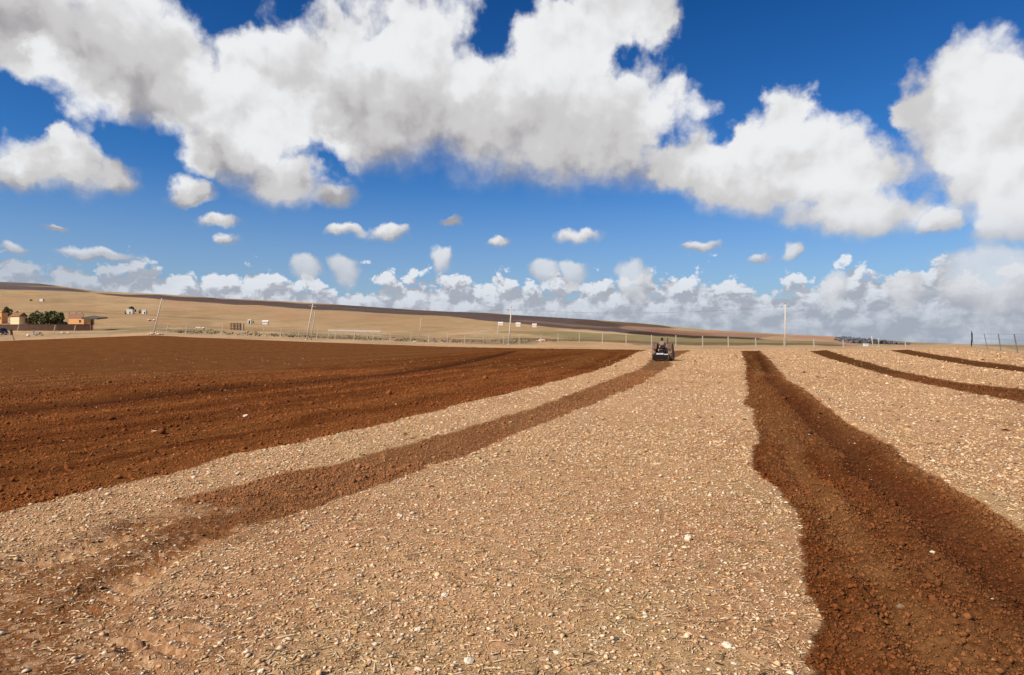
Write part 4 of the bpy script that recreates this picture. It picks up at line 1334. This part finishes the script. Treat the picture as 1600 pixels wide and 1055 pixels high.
for s in (-1, 1):
    m = MB()
    pts = []
    for i in range(9):
        a = math.radians(20 + i * 17)
        pts.append((0.84 * math.cos(a), 0.74 + 0.84 * math.sin(a)))
    vs = []
    for y, z in pts:
        vs += [(s * 0.47, y, z), (s * 0.86, y, z), (s * 0.86, y * 0.975, 0.74 + (z - 0.74) * 0.975), (s * 0.47, y * 0.975, 0.74 + (z - 0.74) * 0.975)]
    fs = []
    for i in range(8):
        for j in range(4):
            fs.append((i * 4 + j, i * 4 + (j + 1) % 4, (i + 1) * 4 + (j + 1) % 4, (i + 1) * 4 + j))
    fs += [(0, 3, 2, 1), (32, 33, 34, 35)]
    m.add(vs, fs); m.build('fender', M['redpaint'], tractor)
    m = MB(); m.box((s * 0.66, -0.80, 1.0), (0.14, 0.05, 0.1)); m.build('tail_light', M['redpaint'], tractor)
m = MB(); m.box((0, 0.02, 1.08), (0.44, 0.42, 0.08)); m.box((0, -0.2, 1.25), (0.42, 0.07, 0.32)); m.build('seat', M['blackmetal'], tractor, bevel=0.03)
m = MB(); m.tube((0, 0.78, 0.9), (0, 0.55, 1.34), 0.03, 0.03, 8); m.build('steering_column', M['blackmetal'], tractor)
m = MB()
for i in range(20):
    a0, a1 = 2 * math.pi * i / 20, 2 * math.pi * (i + 1) / 20
    f = lambda a: Vector((0.2 * math.cos(a), 0.55 - 0.2 * math.sin(a) * 0.4, 1.34 + 0.2 * math.sin(a) * 0.4 * 0.6))
    m.tube(f(a0), f(a1), 0.016, 0.016, 6)
for i in range(3):
    a = i * 2.09 + 0.5
    m.tube((0, 0.55, 1.34), f(a), 0.012, 0.012, 5)
m.build('steering_wheel', M['black'], tractor)
m = MB(); m.tube((0.2, 1.5, 1.25), (0.2, 1.5, 1.95), 0.035, 0.035, 8); m.tube((0.2, 1.5, 1.95), (0.2, 1.42, 2.02), 0.035, 0.035, 8); m.build('exhaust_pipe', M['blackmetal'], tractor)
m = MB(); m.box((-0.36, 0.55, 0.62), (0.34, 0.5, 0.05)); m.build('footplate', M['blackmetal'], tractor)
m = MB(); m.box((0.36, 0.55, 0.62), (0.34, 0.5, 0.05)); m.build('footplate', M['blackmetal'], tractor)
for s in (-1, 1):
    m = MB(); m.tube((s * 0.3, -0.1, 0.55), (s * 0.42, -1.0, 0.42), 0.035, 0.035, 8); m.build('lift_arm', M['blackmetal'], tractor)
m = MB(); m.tube((0, -0.3, 1.0), (0, -1.0, 0.86), 0.035, 0.035, 8); m.build('top_link', M['blackmetal'], tractor)
# rear tiller: housing, white bar, rotor with blades, side plates
til = slab([(-0.66, 0.46), (0.66, 0.46), (0.66, 0.60), (0.5, 0.66), (-0.5, 0.66), (-0.66, 0.60)], -1.35, -0.9).build('tiller_housing', M['blackmetal'], tractor, bevel=0.02)
m = MB(); m.box((-0.06, -1.37, 0.64), (0.62, 0.08, 0.13)); m.box((0.48, -1.37, 0.60), (0.36, 0.07, 0.09)); m.build('white_bar', M['whitebar'], til)
m = MB(); m.tube((-0.6, -1.15, 0.3), (0.6, -1.15, 0.3), 0.06, 0.06, 10); rot = m.build('rotor', M['blackmetal'], til)
m = MB()
for i in range(14):
    x = -0.56 + i * 0.086
    for j in range(3):
        a = i * 0.9 + j * 2.09
        mm = Matrix.Rotation(a, 3, 'X')
        m.box(Vector((x, -1.15, 0.3)) + mm @ Vector((0, 0, 0.15)), (0.025, 0.05, 0.22), mm)
m.build('blades', M['blackmetal'], til)
for s in (-1, 1):
    m = slab([(-0.34, 0), (0.34, 0), (0.36, 0.2), (0.2, 0.5), (-0.2, 0.5), (-0.36, 0.2)], -0.02, 0.02)
    o = m.build('side_plate', M['blackmetal'], til); o.rotation_euler = (0, 0, math.pi / 2); o.location = (s * 0.7, -1.12, 0.1)
m = MB(); m.box((0, -1.42, 0.32), (1.28, 0.04, 0.4), Matrix.Rotation(0.25, 3, 'X')); m.build('rear_flap', M['blackmetal'], til)

dj = {'pelvis': (0, 0.0, 1.2, 0.15), 'belly': (0, -0.02, 1.36, 0.15), 'chest': (0, 0.02, 1.56, 0.165), 'neck': (0, 0.06, 1.74, 0.055), 'jaw': (0, 0.08, 1.81, 0.07), 'head': (0, 0.09, 1.88, 0.085), 'crown': (0, 0.09, 1.95, 0.06)}
for s, k in ((-1, 'L'), (1, 'R')):
    dj.update({'sh' + k: (s * 0.2, 0.03, 1.63, 0.075), 'el' + k: (s * 0.27, 0.2, 1.42, 0.05), 'wr' + k: (s * 0.2, 0.44, 1.38, 0.036), 'hand' + k: (s * 0.18, 0.53, 1.37, 0.036),
               'hip' + k: (s * 0.1, 0.06, 1.17, 0.1), 'kn' + k: (s * 0.22, 0.46, 1.13, 0.07), 'an' + k: (s * 0.3, 0.56, 0.72, 0.045), 'toe' + k: (s * 0.3, 0.72, 0.67, 0.04)})
TSC = (0.93, 0.93, 0.93)
tractor.scale = TSC
driver = thing('person', 'driver in a pinkish shirt and dark hood seated on the tractor', 'person', TB, HEAD)
bodyo = skin_body('body', dj, BONES, ((M['shirt'], M['brownwood'], SKIN), lambda c: 1 if c.z < 1.25 else (2 if c.z > 1.76 or (c.y > 0.42 and 1.3 < c.z < 1.5) else 0)), driver, None)
head_parts(bodyo, (0, 0.09, 1.9), 'cap')
driver.scale = TSC
driver.location = TB + Vector((-0.1, 0.02, 0))

# ---------------------------------------------------------------- person, motorcycle and sack by the wall
b = at(53, 523.5)
walker = thing('person', 'person in blue grey clothes standing by a motorcycle at left', 'person', b, math.radians(150))
wj = {'pelvis': (0, 0, 0.95, 0.14), 'belly': (0, 0, 1.12, 0.13), 'chest': (0, 0.01, 1.33, 0.155), 'neck': (0, 0.03, 1.5, 0.055), 'jaw': (0, 0.05, 1.57, 0.068), 'head': (0, 0.05, 1.64, 0.083), 'crown': (0, 0.05, 1.71, 0.06)}
for s, k in ((-1, 'L'), (1, 'R')):
    wj.update({'sh' + k: (s * 0.19, 0.0, 1.42, 0.07), 'el' + k: (s * 0.27, 0.0, 1.14, 0.048), 'wr' + k: (s * 0.27, 0.12, 0.93, 0.035), 'hand' + k: (s * 0.26, 0.16, 0.84, 0.035),
               'hip' + k: (s * 0.1, 0, 0.9, 0.095), 'kn' + k: (s * 0.12, 0.03, 0.5, 0.065), 'an' + k: (s * 0.13, 0, 0.09, 0.045), 'toe' + k: (s * 0.15, 0.15, 0.04, 0.04)})
bodyo = skin_body('body', wj, BONES, ((M['bluecloth'], M['bluecloth'], SKIN), lambda c: 2 if (c.z > 1.5 or (c.z < 0.92 and abs(c.x) > 0.2 and c.z > 0.7)) else 0), walker, None)
head_parts(bodyo, (0, 0.05, 1.65), 'cap')

b = at(61, 525)
bike = thing('motorcycle', 'dark motorcycle parked beside the person in blue grey', 'motorcycle', b, math.radians(20), rx=math.radians(0), ry=0)
for x in (-0.62, 0.66):
    m = MB(); m.lathe([(0.22, -0.035), (0.29, -0.05), (0.31, 0), (0.29, 0.05), (0.22, 0.035)], 18, 'x'); w_ = m.build('wheel', M['black'], bike, True); w_.rotation_euler = (0, 0, math.pi / 2); w_.location = (x, 0, 0.31)
    m = MB()
    for i in range(6):
        a = i * math.pi / 3
        m.tube((0, 0, 0), (0, 0.23 * math.cos(a), 0.23 * math.sin(a)), 0.012, 0.012, 4)
    m.build('spoke', M['chrome'], w_)
m = MB(); m.tube((-0.62, 0, 0.31), (-0.1, 0, 0.45), 0.03, 0.03, 6); m.tube((-0.1, 0, 0.45), (0.45, 0, 0.85), 0.03, 0.03, 6); m.tube((-0.1, 0, 0.4), (0.3, 0, 0.4), 0.03, 0.03, 6); m.build('frame', M['blackmetal'], bike)
m = MB(); m.blob((0.2, 0, 0.82), (0.27, 0.13, 0.13), 10, 6); m.build('fuel_tank', M['black'], bike, True)
m = MB(); m.box((-0.3, 0, 0.8), (0.65, 0.24, 0.1)); m.build('seat', M['black'], bike, bevel=0.03)
m = MB(); m.box((0.05, 0, 0.48), (0.32, 0.26, 0.3)); m.build('engine', M['steel'], bike, bevel=0.03)
m = MB(); m.tube((0.66, 0.07, 0.31), (0.45, 0.07, 0.95), 0.022, 0.022, 6); m.tube((0.66, -0.07, 0.31), (0.45, -0.07, 0.95), 0.022, 0.022, 6); m.build('fork', M['chrome'], bike)
m = MB(); m.tube((0.4, -0.36, 1.04), (0.4, 0.36, 1.04), 0.018, 0.018, 6); m.build('handlebar', M['chrome'], bike)
m = MB(); m.blob((0.52, 0, 0.92), (0.08, 0.09, 0.09), 8, 6); m.build('headlight', M['whitebar'], bike, True)
m = MB(); m.tube((0.0, 0.16, 0.35), (-0.75, 0.16, 0.4), 0.04, 0.05, 8); m.build('exhaust_pipe', M['chrome'], bike)
m = MB(); m.tube((-0.05, -0.1, 0.4), (-0.1, -0.34, 0.0), 0.015, 0.015, 5); m.build('kickstand', M['steel'], bike)

b = at(44, 526.4)
m = MB(); rr = random.Random(9)
m.blob((0, 0, 0.34), (0.42, 0.32, 0.38), 10, 7, 0.08, rr); m.blob((0.1, 0, 0.72), (0.14, 0.12, 0.14), 7, 5, 0.1, rr)
o = m.build('sack', M['sack'], None, True); o.location = b
tag(o, 'full white sack lying on the ground left of the person in blue grey', 'sack')

# ---------------------------------------------------------------- litter of the field
def spacing_of(r):
    return np.maximum(0.6 * np.clip(0.0020 * r * r / 1.7, 0.0045 * r, 0.02 * r), r * 0.00174)

def scatter(n, r0, r1, power=1.0, seed=0):
    g = np.random.default_rng(seed)
    u = g.random(n)
    r = (r0 ** power + u * (r1 ** power - r0 ** power)) ** (1 / power)
    az = g.uniform(-0.80, 0.80, n)
    x, y = r * np.sin(az), r * np.cos(az)
    return x, y, r, g

OCTA = np.array([(1, 0, 0), (0, 1, 0), (-1, 0, 0), (0, -1, 0), (0, 0, 1), (0, 0, -1)], float)
OCTF = np.array([(0, 1, 4), (1, 2, 4), (2, 3, 4), (3, 0, 4), (1, 0, 5), (2, 1, 5), (3, 2, 5), (0, 3, 5)])
PYR = np.array([(1, 0, -.5), (0, 1, -.5), (-1, 0, -.5), (0, -1, -.5), (0.15, 0.1, 0.9)], float)
PYF = np.array([(0, 1, 4), (1, 2, 4), (2, 3, 4), (3, 0, 4)])
BLADE = np.array([(-1, -.5, 0), (-1, .5, 0), (0, -.5, .5), (0, .5, .5), (1, -.4, 0.1), (1, .4, 0.1)], float)
BLF = np.array([(0, 2, 3, 1), (2, 4, 5, 3)])

def many(name, proto, faces, x, y, z, sx, sy, sz, col, g, mat, label, tilt=0.5, jit=0.3):
    n = len(x); k = len(proto)
    P = proto[None] * (1 + g.uniform(-jit, jit, (n, k, 1)))
    P = P * np.stack([sx, sy, sz], -1)[:, None, :]
    a = g.uniform(0, 2 * math.pi, n); tx = g.normal(0, tilt, n)
    c, s = np.cos(tx)[:, None], np.sin(tx)[:, None]
    yy = P[..., 1] * c - P[..., 2] * s; zz = P[..., 1] * s + P[..., 2] * c
    ca, sa = np.cos(a)[:, None], np.sin(a)[:, None]
    X = P[..., 0] * ca - yy * sa + x[:, None]; Y = P[..., 0] * sa + yy * ca + y[:, None]; Z = zz + z[:, None]
    co = np.stack([X, Y, Z], -1).reshape(-1, 3).astype(np.float32)
    F = (faces[None] + (np.arange(n) * k)[:, None, None]).reshape(-1)
    q = faces.shape[1]
    me = bpy.data.meshes.new(name)
    me.vertices.add(len(co)); me.vertices.foreach_set('co', co.reshape(-1))
    me.loops.add(len(F)); me.loops.foreach_set('vertex_index', F.astype(np.int32))
    me.polygons.add(len(F) // q); me.polygons.foreach_set('loop_start', np.arange(0, len(F), q, dtype=np.int32))
    me.update(calc_edges=True)
    at_ = me.color_attributes.new('soil', 'FLOAT_COLOR', 'POINT')
    cc = np.repeat(np.hstack([col, np.ones((n, 1))]), k, 0).astype(np.float32)
    at_.data.foreach_set('color', cc.reshape(-1))
    me.materials.append(mat)
    o = bpy.data.objects.new(name, me); COL.objects.link(o)
    o['kind'] = 'stuff'; o['label'] = label
    return o

M['litter'] = vcol_mat('chips_and_straw')
M['clod'] = vcol_mat('soil_clod', 1.0, 0.25)

def on_ground(x, y, r, want, g, thr=0.5):
    st = ground_state(x, y)
    inside_f = r < field_edge(np.arctan2(x, y))[0] * 0.985
    keep = (st[0] < thr) if want == 'stubble' else (st[0] > thr)
    if want == 'stubble':      # fewer chips on the bare, trodden soil
        keep &= g.random(len(x)) < np.where(st[0] > 0.15, 0.35, 1.0)
        bare = np.zeros(len(x))
        for tr in TRACKS:
            bare = np.maximum(bare, sstep(0.6, 0.1, np.abs(dist_polyline(x, y, tr))))
        bare = np.maximum(bare, 1.5 * sstep(0.5, 0.2, dist_polyline(x, y, STRIP_TAIL)))
        bare = np.maximum(bare, 1.7 * sstep(-0.1, 0.2, sdf(x, y, CORNER)))
        keep &= g.random(len(x)) > bare * 0.45
    else:
        keep &= g.random(len(x)) < st[0] ** 2
    keep &= inside_f
    x, y, r = x[keep], y[keep], r[keep]
    st = (st[0][keep], st[1][keep], {'rel': st[2]['rel'][keep]})
    z = height(x, y, st, spacing_of(r))
    on_ground.soil = soil_colour(x, y, st)[0] if want == 'tilled' else None
    return x, y, r, z, keep

def pale(n, g, lo=0.75, hi=1.1):
    base = np.array([(0.80, 0.50, 0.265), (0.70, 0.39, 0.185), (0.84, 0.60, 0.36), (0.62, 0.325, 0.14), (0.62, 0.41, 0.18)])
    return base[g.integers(0, 5, n)] * g.uniform(lo, hi, (n, 1))

def litter():
    # stone chips and broken straw, near
    x, y, r, g = scatter(118000, 2.5, 15.0, 1.25, 1)
    k0 = g.random(len(x)) < np.clip((15.0 - r) / 6.0, 0, 1)
    x, y, r = x[k0], y[k0], r[k0]
    x, y, r, z, k_ = on_ground(x, y, r, 'stubble', g)
    n = len(x)
    s = np.exp(g.normal(0, 0.45, n)) * (0.0058 + 0.00058 * r)
    many('stone_chips', OCTA, OCTF, x, y, z + s * 0.25, s, s * g.uniform(.5, 1, n), s * g.uniform(.22, .5, n), pale(n, g), g, M['litter'], 'pale stone chips and straw bits strewn over the near stubble')
    # bigger cream flakes
    x, y, r, g = scatter(11000, 2.5, 24.0, 0.9, 31)
    x, y, r, z, k_ = on_ground(x, y, r, 'stubble', g)
    n = len(x)
    s = np.exp(g.normal(0, 0.3, n)) * (0.0095 + 0.0008 * r)
    many('stone_chips', OCTA, OCTF, x, y, z + s * 0.25, s, s * g.uniform(.6, 1, n), s * g.uniform(.25, .5, n), np.array((0.78, 0.59, 0.38))[None] * g.uniform(0.85, 1.08, (n, 1)), g, M['litter'], 'cream flakes of stone among the finer chips')
    # mid distance
    x, y, r, g = scatter(140000, 9.0, 130.0, 0.6, 2)
    x, y, r, z, k_ = on_ground(x, y, r, 'stubble', g)
    n = len(x)
    s = np.exp(g.normal(0, 0.4, n)) * (0.0105 + 0.0006 * np.minimum(r, 60))
    many('stone_chips', PYR, PYF, x, y, z + s * 0.2, s, s * g.uniform(.6, 1, n), s * g.uniform(.3, .6, n), pale(n, g, 0.7, 1.05), g, M['litter'], 'pale stone chips and straw bits over the farther stubble')
    # straw
    x, y, r, g = scatter(46000, 2.5, 14.0, 1.2, 3)
    x, y, r, z, k_ = on_ground(x, y, r, 'stubble', g)
    n = len(x)
    L = g.uniform(0.008, 0.026, n) * (0.8 + r * 0.04) * np.where(g.random(n) < 0.06, 1.9, 1.0)
    many('straw', BLADE, BLF, x, y, z + 0.006, L, g.uniform(0.003, 0.0065, n) * (1 + r * 0.06), L * 0.2, pale(n, g, 0.7, 1.15), g, M['litter'], 'short broken straw lying over the near stubble', 0.35)
    # dark twigs and dry stalks
    x, y, r, g = scatter(3600, 2.5, 14.0, 1.1, 4)
    x, y, r, z, k_ = on_ground(x, y, r, 'stubble', g)
    n = len(x)
    L = g.uniform(0.012, 0.06, n)
    col = np.array((0.12, 0.08, 0.04))[None] * g.uniform(0.5, 1.6, (n, 1))
    many('twigs', BLADE, BLF, x, y, z + 0.008, L, g.uniform(0.003, 0.008, n), L * 0.3, col, g, M['litter'], 'dark dry twigs and stalks among the chips', 0.5)
    # clods of turned soil
    for (n0, ra, rb, pw, sd, big, pro, fac) in ((26000, 2.5, 30.0, 1.0, 5, 1.5, OCTA, OCTF), (110000, 2.5, 9.0, 1.3, 15, 1.0, OCTA, OCTF), (210000, 7.5, 38.0, 0.7, 16, 1.0, PYR, PYF)):
        x, y, r, g = scatter(n0, ra, rb, pw, sd)
        x, y, r, z, k_ = on_ground(x, y, r, 'tilled', g)
        n = len(x)
        s = np.exp(g.normal(0, 0.47, n)) * (0.0056 + 0.00040 * r) * big
        col = on_ground.soil * np.array((1.12, 1.02, 0.95)) * g.uniform(0.75, 1.25, (n, 1))
        many('soil_clods', pro, fac, x, y, z + s * 0.3, s, s * g.uniform(.6, 1, n), s * g.uniform(.55, 1.0, n), col, g, M['clod'],
             'crumbs and clods of turned red soil')
    # a few pale bits on the turned soil
    x, y, r, g = scatter(2800, 2.5, 60.0, 1.0, 6)
    x, y, r, z, k_ = on_ground(x, y, r, 'tilled', g)
    n = len(x)
    s = np.exp(g.normal(0, 0.4, n)) * (0.006 + 0.0004 * r)
    many('straw_flecks', OCTA, OCTF, x, y, z + s * 0.3, s * 1.4, s * .6, s * .4, pale(n, g, 0.6, 1.0), g, M['litter'], 'pale straw flecks on the turned soil')
litter()

# stones that stand out, each a thing of its own
stone_meshes = []
rr = random.Random(77)
for i in range(7):
    m = MB(); m.blob((0, 0, 0.32), (1.0, rr.uniform(0.6, 0.9), rr.uniform(0.42, 0.62)), 9, 6, 0.16, rr)
    me = bpy.data.meshes.new('stone'); me.from_pydata(m.v, [], m.f); me.materials.append(M['stone']); stone_meshes.append(me)
def stone(x, y, s, label, group=None, i=None):
    o = bpy.data.objects.new('stone', stone_meshes[rr.randrange(7) if i is None else i]); COL.objects.link(o)
    r = math.hypot(x, y)
    xa, ya = np.array([x]), np.array([y])
    z = float(height(xa, ya, None, spacing_of(np.array([r])))[0])
    o.location = (x, y, z - 0.1 * s); o.scale = (s, s, s)
    o.rotation_euler = (rr.uniform(-.3, .3), rr.uniform(-.3, .3), rr.uniform(0, 6.28))
    tag(o, label, 'stone', group)
    return o
for px, py, w, lab in ((1074, 844, 17, 'largest smooth pale stone on the stubble left of the dark strip'),
                       (1135, 1010, 16, 'long pale stone on the near stubble at lower right'),
                       (695, 930, 12, 'square pale stone near the middle of the bottom stubble'),
                       (1146, 1035, 10, 'round pale stone just below the long pale stone'),
                       (242, 675, 9, 'larger white stone alone on the left ploughed field'),
                       (384, 648, 8, 'white stone in the middle of the left ploughed field'),
                       (351, 609, 6, 'small white stone beside the furrow of the left ploughed field'),
                       (1456, 858, 9, 'pale stone in the middle of the wide dark strip'),
                       (732, 1030, 16, 'upright sliver of pale stone at the bottom edge'),
                       (870, 1018, 13, 'flat pale stone at the bottom left of the middle stubble')):
    p = at(px, py)
    stone(p.x, p.y, w / 1000 * p.y * 0.55, lab)
x, y, r, g = scatter(1500, 2.7, 20.0, 1.0, 21)
x, y, r, z, k_ = on_ground(x, y, r, 'stubble', g)
for i in range(min(290, len(x))):
    s = math.exp(g.normal(0, 0.3)) * (0.009 + 0.0008 * r[i])
    p = 800 + 1000 * x[i] / y[i]
    q = 532 + 1700 / y[i]
    bx = np.interp(q, [545, 600, 700, 800, 900, 1060], [1030, 960, 680, 330, 130, -200])
    lane = 'left stubble lane' if p < bx else ('middle stubble lane' if p < 1290 else 'right stubble lane')
    size = ('biggish' if s > 0.023 else 'small') if r[i] > 6 else ('chunky' if s > 0.014 else 'little')
    where = 'near the viewer' if r[i] < 6 else ('part way up' if r[i] < 12 else 'farther up the field')
    stone(float(x[i]), float(y[i]), s, f'{size} pale stone lying loose in the {lane}, {where}', 'loose stones on the ' + lane)
